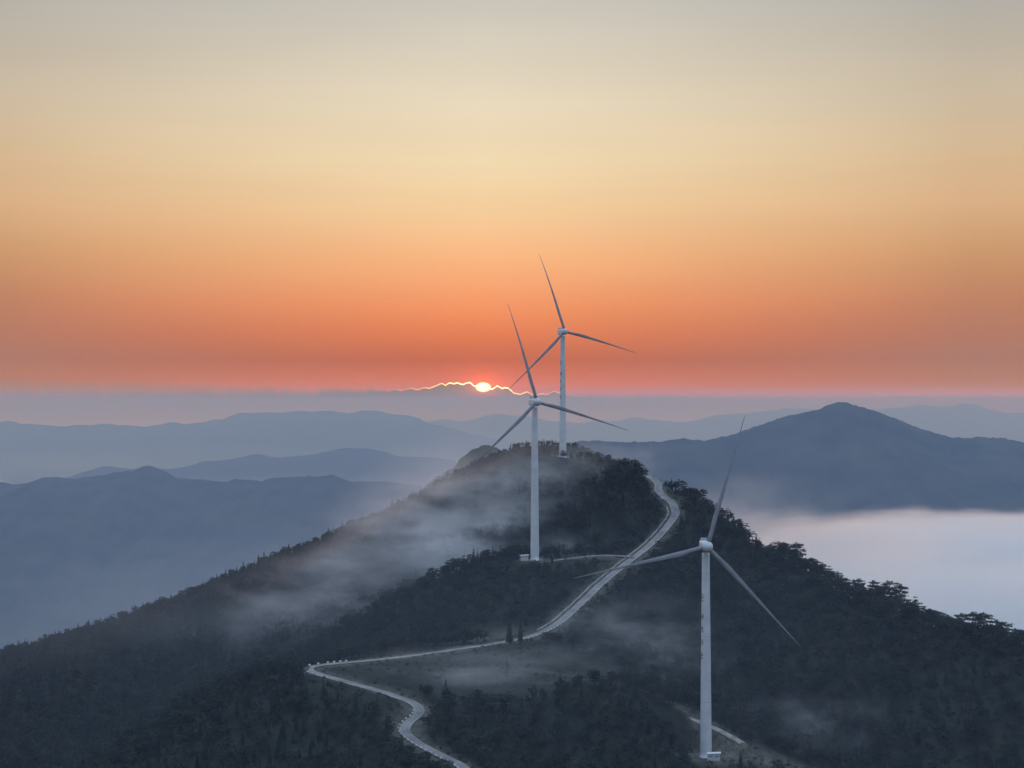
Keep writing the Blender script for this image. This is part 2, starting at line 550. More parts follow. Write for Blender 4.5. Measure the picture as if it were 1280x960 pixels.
far_range('hill', 'paler blue hill range behind the knobbed hill',
          [(-300,640),(0,620),(90,596),(109,587.6),(131,583),(150,587),(170,587),(214,589.5),(259,574.5),(292,574),(322,568),(352,571),(397,567),(431,559),(450,560),(469,562),(480,565),(500,571),(540,573),(555,577),(600,586),(700,610),(800,640)],
          26000, 6000, 34.0, 320, 36.0, 47, 3.6)
far_range('mountain', 'long pale mountain range on the left below the sunset',
          [(-500,540),(-200,536),(0,529),(15,527.6),(37,531),(82,534),(112,533.6),(129,530),(150,533),(187,533.6),(214,530),(232,532.5),(247,530.6),(259,527.6),(277,525),(298,516),(319,515),(330,514),(360,515),(394,514.5),(416,512.6),(435,515),(457,513.4),(480,515.6),(515,520),(535,529.5),(560,537),(595,545),(660,558),(760,572),(900,590)],
          48000, 9000, 68.0, 520, 60.0, 58, 4.2)
far_range('mountain', 'palest mountain range along the horizon behind the turbines',
          [(300,545),(420,540),(520,530),(535,528),(555,524.5),(567,527),(587,526),(605,521),(630,519),(655,521),(680,526),(720,530),(760,528),(775,529),(792,524),(820,527.5),(850,529),(875,524),(900,519),(925,516),(950,514),(975,512.5),(1000,511),(1060,513),(1094,511),(1126,509),(1149,507),(1181,508),(1200,505.5),(1216,507),(1242,513),(1262,515),(1300,517),(1500,524),(1800,530)],
          74000, 11000, 110.0, 700, 70.0, 66, 4.2)
far_range('hill', 'small pale brown shoulder of hill just left behind the summit',
          [(380,720),(480,640),(540,600),(570,582),(595,559),(610,556),(630,560),(680,570),(740,600),(820,680)],
          2000, 1000, 3.0, 40, 8.0, 71, 3.0)

# ----------------------------------------------------------------------------- road
def ribbon(name, L, half, thick, mat, label, extra=None):
    T = np.gradient(L, axis=0)
    T[:, 2] = 0
    T /= np.linalg.norm(T, axis=1)[:, None]
    Nn = np.stack([T[:, 1], -T[:, 0], T[:, 2] * 0], -1)
    cols = [(-half - 0.02, -thick), (-half, 0.0)] + [(half * q, 0.07 - 0.07 * abs(q) ** 2) for q in (-.8, -.6, -.45, -.3, -.1, .1, .3, .45, .6, .8)] + [(half, 0.0), (half + 0.02, -thick)]
    V = []
    for k in range(len(L)):
        jit = 0.18 * math.sin(k * 0.7) * math.sin(k * 0.23)
        for c, dz in cols:
            V.append(L[k] + Nn[k] * (c + (jit if abs(c) >= half else 0)) + np.array([0, 0, dz + 0.12]))
    n = len(cols)
    Fc = []
    for k in range(len(L) - 1):
        for j in range(n - 1):
            a = k * n + j
            Fc.append((a, a + 1, a + n + 1, a + n))
    o = mesh_from(name, V, Fc, mat)
    at_ = o.data.attributes.new('across', 'FLOAT', 'POINT')
    at_.data.foreach_set('value', np.tile(np.abs([c / half for c, _ in cols]), len(L)).astype(np.float32))
    tag(o, label, None, kind='structure')
    return o, Nn


road_o, road_n = ribbon('road', road, 2.1, 0.7, M_conc, 'pale concrete road winding up the ridge with a hairpin bend')
ribbon('path', track2, 1.5, 0.5, M_track, 'gravel track from the road to the middle turbine')
ribbon('path', track1, 1.7, 0.5, M_track, 'pale track crossing behind the nearest turbine')

# drainage channel with a concrete lip beside the upper road (uphill side)
sel = (road[:, 1] > 796) & (road[:, 1] < 985)
dr = road[sel] - road_n[sel] * 3.9
dr[:, 2] += 0.35
ribbon('kerb', dr, 0.45, 0.9, M_track, 'low concrete drain edge on the uphill side of the upper road')

# ----------------------------------------------------------------------------- guard posts
def make_post():
    root = empty('guard_post')
    bm = bmesh.new()
    bm_box(bm, (0, 0, 0.38), (0.95, 0.42, 0.56), bevel=0.06)
    bm_obj('block', bm, M_post, root)
    bm = bmesh.new()
    bm_box(bm, (0, 0, 0.1), (1.15, 0.5, 0.2), bevel=0.03)
    bm_obj('footing', bm, M_conc, root)
    return root


post0 = make_post()
used_post = [False]


def post_run(ya, yb, side, spacing, label, group, cond=None):
    s = 0.0
    last = None
    for k in range(1, len(road) - 1):
        s += np.linalg.norm(road[k] - road[k - 1])
        if not (ya <= k <= yb):
            continue
        if last is not None and s - last < spacing:
            continue
        last = s
        p = road[k] + road_n[k] * side * 2.28
        t = road[k + 1] - road[k - 1]
        r = post0 if not used_post[0] else copy_tree(post0)
        used_post[0] = True
        r.location = (p[0], p[1], p[2] + 0.1)
        r.rotation_euler = (0, 0, math.atan2(t[1], t[0]) + random.uniform(-.05, .05))
        tag(r, label, 'guard post', group)


def kidx(px, Y):
    p = W(px, 500, Y)
    return int(np.argmin((road[:, 0] - p.x) ** 2 + (road[:, 1] - p.y) ** 2))


post_run(kidx(590, 585), kidx(524, 655), -1, 2.2, 'white guard block along the outer edge of the lowest S-bend of the road', 'guard blocks on the lowest S-bend')
post_run(kidx(415, 691), kidx(440, 728), -1, 3.0, 'white guard block round the outside of the hairpin bend', 'guard blocks round the hairpin')
post_run(kidx(655, 785), kidx(812, 1060), 1, 2.6, 'white guard block on the downhill edge of the upper road toward the summit', 'guard blocks on the upper road')

# ----------------------------------------------------------------------------- wind turbines
def lathe(bm, prof, seg=32, axis='z'):
    rings = []
    for (r, h) in prof:
        ring = []
        for i in range(seg):
            a = 2 * math.pi * i / seg
            if axis == 'z':
                ring.append(bm.verts.new((r * math.cos(a), r * math.sin(a), h)))
            else:
                ring.append(bm.verts.new((r * math.cos(a), h, r * math.sin(a))))
        rings.append(ring)
    for a, b_ in zip(rings[:-1], rings[1:]):
        for i in range(seg):
            j = (i + 1) % seg
            bm.faces.new((a[i], a[j], b_[j], b_[i]))
    bm.faces.new(rings[0][::-1])
    bm.faces.new(rings[-1])
    bmesh.ops.recalc_face_normals(bm, faces=bm.faces[:])


HUB_H = 80.0
R_TIP = 52.0
TOWER_R = lambda h: 2.25 - 0.80 * (h / 77.5)


def blade_mesh(bend):
    """blade along +z from the hub centre; the rotor faces -y, tips bend towards +y"""
    st = []
    n = 26
    for i in range(n):
        t = i / (n - 1)
        r = 1.5 + (R_TIP - 1.5) * t
        if t < 0.05:
            ch, th = 1.6, 1.6
        elif t < 0.2:
            u = (t - 0.05) / 0.15
            u = u * u * (3 - 2 * u)
            ch, th = 1.6 + 0.35 * u, 1.6 - 0.8 * u
        else:
            u = (t - 0.2) / 0.8
            ch = 1.75 * (1 - u) ** 1.3 + 0.2 * (1 - u) + 0.24 * u
            th = 0.8 * (1 - u) ** 1.1 + 0.06
        tw = math.radians(16 * (1 - t) ** 2 + 4)
        st.append((r, ch, th, tw, bend * t * t))
    bm = bmesh.new()
    rings = []
    m_ = 18
    for r, ch, th, tw, bd in st:
        ring = []
        for k in range(m_):
            a = 2 * math.pi * k / m_
            round_ = min(1.0, max(0.0, (th / ch - 0.3) / 0.7))
            x = math.cos(a)
            yv = math.sin(a) * (round_ + (1 - round_) * (0.55 + 0.45 * x) ** 0.7 if x > -0.99 else round_)
            X = x * ch / 2 - (1 - round_) * ch * 0.18
            Yv = yv * th / 2
            ring.append(bm.verts.new((X * math.cos(tw) - Yv * math.sin(tw), X * math.sin(tw) + Yv * math.cos(tw) + bd, r)))
        rings.append(ring)
    for a, b_ in zip(rings[:-1], rings[1:]):
        for i in range(m_):
            j = (i + 1) % m_
            bm.faces.new((a[i], a[j], b_[j], b_[i]))
    bm.faces.new(rings[0][::-1])
    bm.faces.new(rings[-1])
    bmesh.ops.recalc_face_normals(bm, faces=bm.faces[:])
    return bm


def make_turbine(loc, yaw, azimuth, label, bend, letter_angle, letters=True):
    root = empty('wind_turbine', loc)
    tag(root, label, 'wind turbine', 'wind turbines along the ridge')
    bm = bmesh.new()
    prof = [(2.6, -1.2), (2.6, 0.25), (2.27, 0.3)]
    for h in range(2, 78, 5):
        prof.append((TOWER_R(h), h))
    prof.append((TOWER_R(77.6), 77.6))
    lathe(bm, prof, 40)
    tw = bm_obj('tower', bm, M_white, root, smooth=True)
    for h in (21.0, 46.0):
        bm = bmesh.new()
        r = TOWER_R(h)
        lathe(bm, [(r - 0.05, h - 0.09), (r + 0.03, h - 0.08), (r + 0.03, h + 0.08), (r - 0.05, h + 0.09)], 40)
        bm_obj('flange', bm, M_seam, tw)
    # door with steps at the foot
    da = math.radians(350)
    bm = bmesh.new()
    rot = Matrix.Rotation(da, 3, 'Z')
    bm_box(bm, rot @ Vector((2.24, 0, 2.3)), (0.12, 0.95, 2.1), rot, 0.03)
    bm_obj('door', bm, M_dark, tw)
    bm = bmesh.new()
    for i in range(5):
        bm_box(bm, rot @ Vector((3.9 - 0.3 * i, 0, 0.12 + 0.24 * i)), (0.32, 1.1, 0.08), rot)
    for sy in (-0.55, 0.55):
        bm_box(bm, rot @ Vector((3.2, sy, 0.45)), (1.9, 0.06, 0.12), rot @ Matrix.Rotation(math.radians(38), 3, 'Y'))
        bm_box(bm, rot @ Vector((3.2, sy, 1.5)), (1.9, 0.05, 0.05), rot @ Matrix.Rotation(math.radians(38), 3, 'Y'))
        bm_box(bm, rot @ Vector((3.95, sy, 0.5)), (0.05, 0.05, 1.0), rot)
    bm_obj('step', bm, M_seam, tw)
    # a column of five painted characters, strokes lying on the curved shell
    if letters:
        strokes = [
            [(-.5,.8,.5,.8),(0,1,0,-1),(-.6,.1,.6,.1),(-.5,-.8,.5,-.8),(-.6,.8,-.6,-.2)],
            [(-.6,.6,.6,.6),(-.6,.6,-.6,-.6),(.6,.6,.6,-.6),(-.6,0,.6,0),(-.6,-.6,.6,-.6),(0,1,0,-1)],
            [(-.7,.5,.7,.5),(0,1,0,.1),(-.5,.1,.5,.1),(-.3,.1,-.6,-1),(.3,.1,.6,-1)],
            [(-.6,.9,-.6,-.9),(-.6,.9,.1,.9),(.4,.9,.4,-.9),(.1,.2,.7,.2),(-.6,-.1,.1,-.1)],
            [(0,1,-.7,0),(0,1,.7,0),(-.4,.05,.4,.05),(0,.3,0,-.9),(-.7,-.9,.7,-.9)],
        ]
        bm = bmesh.new()
        la = math.radians(letter_angle)
        for ci, h in enumerate((60.5, 53.5, 48.6, 43.6, 38.6)):
            if ci == 0:
                sz = 1.45
            else:
                sz = 1.15
            for (x0, y0, x1, y1) in strokes[ci]:
                nseg = 5
                wd = 0.24
                dx, dy = x1 - x0, y1 - y0
                ln = math.hypot(dx, dy)
                nxx, nyy = -dy / ln * wd / 2, dx / ln * wd / 2
                prev = None
                for s in range(nseg + 1):
                    t = s / nseg
                    cx, cy = (x0 + dx * t) * sz, (y0 + dy * t) * sz
                    pair = []
                    for sg in (-1, 1):
                        hx, hz = cx + sg * nxx, h + cy + sg * nyy
                        rr = TOWER_R(hz) + 0.02
                        a = la + hx / rr
                        pair.append(bm.verts.new((rr * math.cos(a), rr * math.sin(a), hz)))
                    if prev:
                        bm.faces.new((prev[0], pair[0], pair[1], prev[1]))
                    prev = pair
        bm_obj('lettering', bm, M_letter, tw)
    # nacelle (rotor faces -y before yaw)
    yawm = Matrix.Rotation(yaw, 4, 'Z')
    nac = bpy.data.objects.new('nacelle', None)
    bm = bmesh.new()
    sec = [(-2.6, 1.35, 1.45, 0.1), (-2.0, 1.7, 1.75, 0.1), (0.5, 1.85, 1.9, 0.1), (4.5, 1.8, 1.85, 0.15), (7.0, 1.55, 1.6, 0.3), (7.6, 1.2, 1.2, 0.35)]
    rings = []
    for (yv, hw, hh, zo) in sec:
        ring = []
        for k in range(24):
            a = 2 * math.pi * k / 24
            ca, sa = math.cos(a), math.sin(a)
            e = 0.45
            ring.append(bm.verts.new((hw * math.copysign(abs(ca) ** e, ca), yv, HUB_H + zo + hh * math.copysign(abs(sa) ** e, sa))))
        rings.append(ring)
    for a, b_ in zip(rings[:-1], rings[1:]):
        for i in range(24):
            j = (i + 1) % 24
            bm.faces.new((a[i], a[j], b_[j], b_[i]))
    bm.faces.new(rings[0][::-1])
    bm.faces.new(rings[-1])
    bmesh.ops.recalc_face_normals(bm, faces=bm.faces[:])
    bpy.data.objects.remove(nac)
    nac = bm_obj('nacelle', bm, M_white, root, smooth=False)
    nac.matrix_local = yawm
    bm = bmesh.new()
    bm_box(bm, (0, 5.6, HUB_H + 2.45), (2.4, 1.2, 0.9), bevel=0.12)
    bm_obj('cooler', bm, M_seam, nac)
    bm = bmesh.new()
    for sx in (-0.7, 0.7):
        bm_box(bm, (sx, 6.6, HUB_H + 2.6), (0.07, 0.07, 1.6))
        bm_box(bm, (sx, 6.6, HUB_H + 3.4), (0.5, 0.12, 0.1))
    bm_obj('wind_vane', bm, M_dark, nac)
    # spinner
    bm = bmesh.new()
    lathe(bm, [(1.55, -2.3), (2.05, -3.0), (2.15, -4.2), (1.95, -5.2), (1.45, -6.0), (0.75, -6.5), (0.12, -6.65)], 32, axis='y')
    hub = bm_obj('rotor_hub', bm, M_white, root, smooth=True)
    tilt = Matrix.Rotation(math.radians(-4), 4, 'X')
    hub.matrix_local = Matrix.Translation((0, 0, HUB_H)) @ yawm @ tilt
    for k in range(3):
        bm = blade_mesh(bend)
        bl = bm_obj('blade', bm, M_blade, root, smooth=True)
        # azimuth: counter-clockwise seen from the front (from -y looking +y), 0 = +x
        ang = math.radians(90 - (azimuth + 120 * k))
        bl.matrix_local = (Matrix.Translation((0, 0, HUB_H)) @ yawm @ tilt @ Matrix.Translation((0, -4.2, 0))
                           @ Matrix.Rotation(ang, 4, 'Y') @ Matrix.Rotation(math.radians(1.5), 4, 'X'))
    return root


T1 = W(882.0, 945, 672)
T2 = W(668.5, 700, 894)
T3 = W(703.5, 572, 1122)
D = math.radians
make_turbine(T1, D(2), 73, 'nearest white wind turbine, seen from the front, on the bare pad low on the right', 3.0, 206)
make_turbine(T2, D(14), 104, 'middle white wind turbine beside the dark forested knoll, rising out of the mist', 8.0, 120, letters=False)
make_turbine(T3, D(15), 105.5, 'farthest wind turbine, standing on the summit and highest against the orange sky', 8.0, 216)


# ----------------------------------------------------------------------------- transformer cabinets
def cabinet(loc, rz, size, label):
    root = empty('transformer_cabinet', loc, rz)
    tag(root, label, 'transformer')
    sx, sy, sz = size
    bm = bmesh.new()
    bm_box(bm, (0, 0, sz / 2 + 0.2), (sx, sy, sz), bevel=0.06)
    body = bm_obj('body', bm, M_box, root)
    bm = bmesh.new()
    bm_box(bm, (0, 0, -0.25), (sx + 0.3, sy + 0.3, 0.9), bevel=0.03)
    bm_obj('plinth', bm, M_track, root)
    bm = bmesh.new()
    rot = Matrix.Rotation(math.radians(-3), 3, 'Y')
    bm_box(bm, (0.1, 0, sz + 0.42), (sx + 0.7, sy + 0.6, 0.22), rot, 0.04)
    bm_obj('roof', bm, M_boxroof, root)
    for s in (-1, 1):
        bm = bmesh.new()
        bm_box(bm, (s * sx * 0.24, -sy / 2 - 0.03, sz / 2 + 0.15), (sx * 0.42, 0.08, sz * 0.82), bevel=0.02)
        d = bm_obj('door', bm, M_box, root)
        bm = bmesh.new()
        bm_box(bm, (s * sx * 0.07, -sy / 2 - 0.1, sz / 2), (0.06, 0.08, 0.3))
        bm_obj('handle', bm, M_dark, d)
        bm = bmesh.new()
        for i in range(5):
            bm_box(bm, (s * sx * 0.26, -sy / 2 - 0.085, sz * 0.66 + i * 0.11), (sx * 0.26, 0.05, 0.05))
        bm_obj('vent', bm, M_dark, d)
    return root


c1 = W(891.5, 951, 665)
cabinet((c1.x, c1.y, ground_z(c1.x, c1.y)), D(-6), (4.6, 2.4, 2.5), 'grey transformer cabinet with a bright white roof at the foot of the nearest turbine')
c2 = W(655, 699, 891)
cabinet((c2.x, c2.y, ground_z(c2.x, c2.y)), D(14), (4.0, 2.4, 2.5), 'white roofed transformer cabinet left of the middle turbine foot')


# ----------------------------------------------------------------------------- trees
def tube(Vv, Qq, pts, radii, seg=6):
    base = len(Vv)
    pts = [Vector(p) for p in pts]
    for i, p in enumerate(pts):
        t = (pts[min(i + 1, len(pts) - 1)] - pts[max(i - 1, 0)]).normalized()
        u = t.orthogonal().normalized()
        v = t.cross(u)
        for k in range(seg):
            a = 2 * math.pi * k / seg
            Vv.append(p + (u * math.cos(a) + v * math.sin(a)) * radii[i])
    for i in range(len(pts) - 1):
        for k in range(seg):
            j = (k + 1) % seg
            Qq.append((base + i * seg + k, base + i * seg + j, base + (i + 1) * seg + j, base + (i + 1) * seg + k))


def leaf_quads(rng, centre, radii, n, size, Vv, Qq, flat=0.5):
    for _ in range(n):
        d = Vector((rng.gauss(0, 1), rng.gauss(0, 1), rng.gauss(0, 1)))
        if d.length < 1e-3:
            continue
        d.normalize()
        rr = rng.random() ** 0.45
        p = Vector(centre) + Vector((d.x * radii[0], d.y * radii[1], d.z * radii[2])) * rr
        nrm = Vector((rng.gauss(0, 1), rng.gauss(0, 1), rng.gauss(0, 1) + flat * 2)).normalized()
        u = nrm.orthogonal().normalized()
        u = (Matrix.Rotation(rng.uniform(0, 6.28), 3, nrm) @ u)
        v = nrm.cross(u)
        s = size * rng.uniform(0.6, 1.3)
        s2 = s * rng.uniform(0.35, 0.7)
        b0 = len(Vv)
        Vv.extend([p - u * s - v * s2 * 0.3, p + v * s2 * -0.9, p + u * s + v * s2 * 0.2, p + v * s2])
        Qq.append((b0, b0 + 1, b0 + 2, b0 + 3))


def make_pine(seed, h=9.0, spread=1.0):
    """old mountain pine: bent trunk, wide flat tiers of needles with gaps between"""
    rng = random.Random(seed)
    tv, tq, cv, cq = [], [], [], []
    pts, rad = [], []
    lx, ly = rng.uniform(-.09, .09), rng.uniform(-.09, .09)
    for i in range(7):
        t = i / 6
        pts.append((lx * h * t + 0.25 * math.sin(t * 5 + seed), ly * h * t + 0.2 * math.cos(t * 4 + seed) - 0.2, -0.8 + (h * 0.93 + 0.8) * t))
        rad.append(0.24 * (1 - t) + 0.05)
    tube(tv, tq, pts, rad, 7)
    ntier = rng.randint(5, 7)
    for k in range(ntier):
        t = 0.42 + 0.58 * (k + rng.uniform(-.25, .25)) / (ntier - 1)
        t = min(t, 1.0)
        zc = h * t * 0.97
        c = Vector((lx * h * t, ly * h * t, zc))
        reach = spread * h * (0.36 * (1.15 - t) ** 0.6 + 0.06)
        nb = rng.randint(3, 5) if t < 0.95 else 1
        a0 = rng.uniform(0, 6.28)
        for j in range(nb):
            a = a0 + 6.28 * j / nb + rng.uniform(-.4, .4)
            L = reach * rng.uniform(0.55, 1.15) * (1 if nb > 1 else 0.2)
            e = c + Vector((math.cos(a) * L, math.sin(a) * L, rng.uniform(-.1, .35) * L * 0.6))
            if nb > 1:
                tube(tv, tq, [c - Vector((0, 0, 0.3)), (c + e) / 2 + Vector((0, 0, -.12)), e], [0.09, 0.06, 0.03], 4)
            leaf_quads(rng, e, (h * .13, h * .13, h * .048), 26, 0.42, cv, cq, 0.8)
            if nb > 1:
                leaf_quads(rng, (c + e) / 2 + Vector((0, 0, .2)), (h * .10, h * .10, h * .04), 14, 0.38, cv, cq, 0.8)
    return (tv, tq), (cv, cq)


def make_conifer(seed, h=10.0):
    rng = random.Random(seed)
    tv, tq, cv, cq = [], [], [], []
    tube(tv, tq, [(0, 0, -0.8), (0.03, 0, h * .3), (0, .04, h * .7), (0, 0, h)], [0.2, 0.16, 0.09, 0.02], 7)
    nl = 15
    for k in range(nl):
        t = k / (nl - 1)
        z = h * (0.10 + 0.88 * t)
        R = h * (0.20 * (1 - t) ** 0.85 + 0.012) * rng.uniform(.85, 1.12)
        nb = max(4, int(10 * (1 - t) + 4))
        a0 = rng.uniform(0, 6.28)
        for j in range(nb):
            a = a0 + 6.28 * j / nb + rng.uniform(-.2, .2)
            L = R * rng.uniform(.7, 1.15)
            d = Vector((math.cos(a), math.sin(a), 0))
            s = Vector((-d.y, d.x, 0))
            p0 = Vector((0, 0, z + 0.25))
            p1 = p0 + d * L * 0.55 + Vector((0, 0, -0.12 * L))
            p2 = p0 + d * L + Vector((0, 0, -0.42 * L - 0.1))
            wd = 0.26 + 0.28 * L
            b0 = len(cv)
            cv.extend([p0, p1 + s * wd * .6, p2, p1 - s * wd * .6])
            cq.append((b0, b0 + 1, b0 + 2, b0 + 3))
            leaf_quads(rng, p1, (L * .4 + .1, L * .4 + .1, 0.22), 3, 0.3, cv, cq, .4)
    return (tv, tq), (cv, cq)


def make_broad(seed, h=8.0):
    rng = random.Random(seed)
    tv, tq, cv, cq = [], [], [], []
    top = Vector((rng.uniform(-.4, .4), rng.uniform(-.4, .4), h * .5))
    tube(tv, tq, [(0, 0, -0.8), (top.x * .4, top.y * .4, h * .25), top, top + Vector((0, 0, h * .25))], [0.22, 0.17, 0.11, 0.05], 7)
    for k in range(11):
        a = rng.uniform(0, 6.28)
        zz = rng.uniform(.38, .92)
        rr = h * .27 * math.sqrt(max(0.05, 1 - ((zz - .58) / .42) ** 2)) * rng.uniform(.5, 1.1)
        e = Vector((math.cos(a) * rr, math.sin(a) * rr, h * zz))
        tube(tv, tq, [top * 0.8, (top + e) / 2, e], [0.08, 0.05, 0.02], 4)
        q = h * rng.uniform(.10, .16)
        leaf_quads(rng, e, (q, q, q * .8), 28, 0.36, cv, cq, 0.3)
    return (tv, tq), (cv, cq)


def mk(name, vq, mat):
    me = bpy.data.meshes.new(name)
    me.from_pydata([tuple(v) for v in vq[0]], [], vq[1])
    me.materials.append(mat)
    me.update()
    return me


protos = {'pine_tree': [], 'conifer_tree': [], 'broadleaf_tree': []}
for i in range(4):
    t, c = make_pine(100 + i, 9.0, 1.0 + 0.12 * i)
    protos['pine_tree'].append((mk('trunk', t, M_bark), mk('crown', c, M_pine)))
for i in range(3):
    t, c = make_conifer(200 + i, 10.0)
    protos['conifer_tree'].append((mk('trunk', t, M_bark), mk('crown', c, M_con)))
for i in range(3):
    t, c = make_broad(300 + i, 8.0)
    protos['broadleaf_tree'].append((mk('trunk', t, M_bark), mk('crown', c, M_broad)))
BASE_H = {'pine_tree': 9.0, 'conifer_tree': 10.0, 'broadleaf_tree': 8.0}


def jitter_grid(sp, ylo, yhi, xlim):
    gx_, gy_ = np.meshgrid(np.arange(-xlim, xlim, sp), np.arange(ylo, yhi, sp))
    x = gx_.ravel() + RNG.uniform(-.5, .5, gx_.size) * sp
    y = gy_.ravel() + RNG.uniform(-.5, .5, gx_.size) * sp
    return x, y


def proj(x, y, z):
    return 640 + x * F / y, HY - (z - EYE) * F / y


tx, ty = jitter_grid(4.7, 520, 1260, 520)
tz, tsoil = height(tx, ty)
px, py = proj(tx, ty, tz)
keep = (px > -260) & (px < 1680) & (tsoil > 3.5) & (tz > EYE - 340)
# clearings: the misty field behind the near knoll, the bare pad, turbine aprons
fx = ((tx + 16) / 64) ** 2 + ((ty - 722) / 50) ** 2
keep &= (fx > 1) | (RNG.random(len(tx)) < 0.004)
keep &= ((tx - PAD1.x) / 27) ** 2 + ((ty - PAD1.y) / 13) ** 2 > 1
for c_, ax_, ay_ in CUTS:
    keep &= (((tx - c_.x) / (ax_ * 1.15)) ** 2 + ((ty - c_.y) / (ay_ * 1.15)) ** 2 > 1)
den = fbm(tx / 45, ty / 45, 3, 77)
keep &= (den > -0.62) | (RNG.random(len(tx)) < 0.5)
tx, ty, tz, px, py = tx[keep], ty[keep], tz[keep], px[keep], py[keep]
hgt = RNG.uniform(3.6, 7.4, len(tx)) * (1 + 0.25 * fbm(tx / 60, ty / 60, 2, 91))
# the wind-bent pines on the right-hand crest stand taller
crest = (px > 900) & (ty > 725) & (ty < 900) & (np.abs(ty - np.interp(px, [900, 980, 1085, 1180, 1280], [940, 885, 825, 785, 755])) < 22)
hgt = np.where(crest, RNG.uniform(4.5, 8.0, len(tx)), hgt)
near_summit = (ty > 1060)
hgt = np.where(near_summit, hgt * 0.72, hgt)
kindsel = RNG.random(len(tx))
kn = fbm(tx / 70, ty / 70, 2, 55)
kind = np.where(kindsel < 0.16 + 0.25 * (kn > .2), 1, np.where(kindsel < 0.62, 0, 2))
kind = np.where(crest, 0, kind)
lefts = (ty > 1040) & (px < 600)
kind = np.where(lefts & (RNG.random(len(tx)) < 0.4), 1, kind)
hgt = np.where(lefts, hgt * RNG.uniform(0.75, 1.45, len(tx)), hgt)
hgt = np.where(kind == 1, hgt * 1.12, hgt)

# no tree may stand in the line of sight to what the photo shows clear: road, turbine feet, cabinets
tgt = []
for k in range(0, len(road), 2):
    rp = proj(*road[k])
    hidden_part = 728 < road[k][1] < 775
    if not hidden_part and road[k][1] < 1064:
        tgt.append((rp[0], rp[1], road[k][1]))
for q in list(track1[::3]) + list(track2[::3]):
    rp = proj(*q)
    tgt.append((rp[0], rp[1], q[1]))
for c, yy in ((T1, 672), (T2, 894), (T3, 1122)):
    for dx in (-14, -5, 5, 14, 26):
        tgt.append((proj(*c)[0] + dx, proj(*c)[1] - 2, yy))
for dx in (-10, -4, 2, 8, 14):
    tgt.append((891.5 + dx, 951, 664))
for dx in (-12, -6, 0, 6):
    tgt.append((proj(*c2)[0] + dx, proj(*c2)[1] - 3, 890))
for dx in (40, 60, 80, 100):
    tgt.append((883 + dx, 930 + dx * 0.1, 676))
tgt = np.array(tgt)
topy = proj(tx, ty, tz + hgt * 0.97)[1]
hw = hgt * 0.34 * F / ty
block = np.zeros(len(tx), bool)
for (qx, qy, qY) in tgt:
    block |= (np.abs(px - qx) < hw) & (topy < qy + 1) & (py > qy - 3) & (ty < qY)
keep = ~block
tx, ty, tz, px, py, hgt, kind, crest, topy = (a[keep] for a in (tx, ty, tz, px, py, hgt, kind, crest, topy))

# which trees can be seen at all (march the sight line over the height field)
vis = np.ones(len(tx), bool)
for f in np.linspace(0.55, 0.985, 70):
    yy = ty * f
    xx = tx * f
    zz = EYE + (tz + hgt * 0.75 - EYE) * f
    gi = np.clip(np.searchsorted(ys, yy), 0, ny - 1)
    gj = np.clip(((xx - xs[0]) / 2.5).round().astype(int), 0, nx - 1)
    vis &= ~(GZ[gi, gj] > zz)
inframe = (px > 2) & (px < 1278) & (topy < 955) & (py > 0)
size = hgt * F / ty
score = size * np.where(crest, 2.0, 1.0) * np.where(py > 975, 0.6, 1)
order = np.argsort(-score)
NIND = {0: 260, 1: 120, 2: 130}
chosen = {0: [], 1: [], 2: []}
for i in order:
    k = int(kind[i])
    if vis[i] and inframe[i] and len(chosen[k]) < NIND[k]:
        chosen[k].append(int(i))
KN = ['pine_tree', 'conifer_tree', 'broadleaf_tree']
KW = ['flat-topped pine', 'dark pointed conifer', 'bushy broadleaf tree']


def tree_label(i):
    k = KW[int(kind[i])]
    if crest[i]:
        return (k + ' standing out on the right-hand ridge crest against the pale fog', k + 's on the right-hand crest')
    X, Yd = px[i], ty[i]
    if X < 600 and Yd < 745:
        return (k + ' in the dark wood below the hairpin and lower road bends', k + 's below the hairpin')
    if X < 840 and Yd < 745:
        return (k + ' in the wood on the low knoll left of the nearest turbine', k + 's on the low knoll')
    if Yd < 745:
        return (k + ' on the dark slope right of the nearest turbine', k + 's right of the nearest turbine')
    if X > 690:
        return (k + ' on the wooded slope right of the upper road', k + 's right of the upper road')
    return (k + ' on the knoll in front of the middle turbine', k + 's on the middle knoll')


def plant(kname, variant, loc, h, rz, label, group):
    r = empty(kname, loc, rz)
    s = h / BASE_H[kname]
    r.scale = (s * random.uniform(.92, 1.15), s * random.uniform(.92, 1.15), s)
    tag(r, label, 'tree', group)
    tm, cm = protos[kname][variant]
    for nm, me_ in (('trunk', tm), ('crown', cm)):
        o = bpy.data.objects.new(nm, me_)
        C.objects.link(o)
        o.parent = r
    return r


ind = set()
for k in (0, 1, 2):
    for i in chosen[k]:
        ind.add(i)
        lab, grp = tree_label(i)
        plant(KN[k], random.randrange(len(protos[KN[k]])), (tx[i], ty[i], tz[i]), hgt[i], random.uniform(0, 6.28), lab, grp)

# the two conifers by the road in mid-picture, and three slim ones on the knoll's left shoulder
for (qx, qy, qY, h, k, lab) in (
        (637, 808, 772, 10.5, 'conifer_tree', 'slim pointed conifer by the road beside the misty field, taller of the pair'),
        (650.5, 810, 769, 9.0, 'conifer_tree', 'broader shorter conifer of the roadside pair, with a bushy foot'),
        (532, 744, 885, 6.2, 'conifer_tree', 'lone spire conifer poking above the left shoulder of the middle knoll'),
        (1132, 776, 790, 10.5, 'pine_tree', 'tall pine with bare stem and daylight under its crown on the right-hand crest'),
):
    p = W(qx, qy, qY)
    plant(k, 0, (p.x, p.y, ground_z(p.x, p.y)), h, random.uniform(0, 6), lab, None)

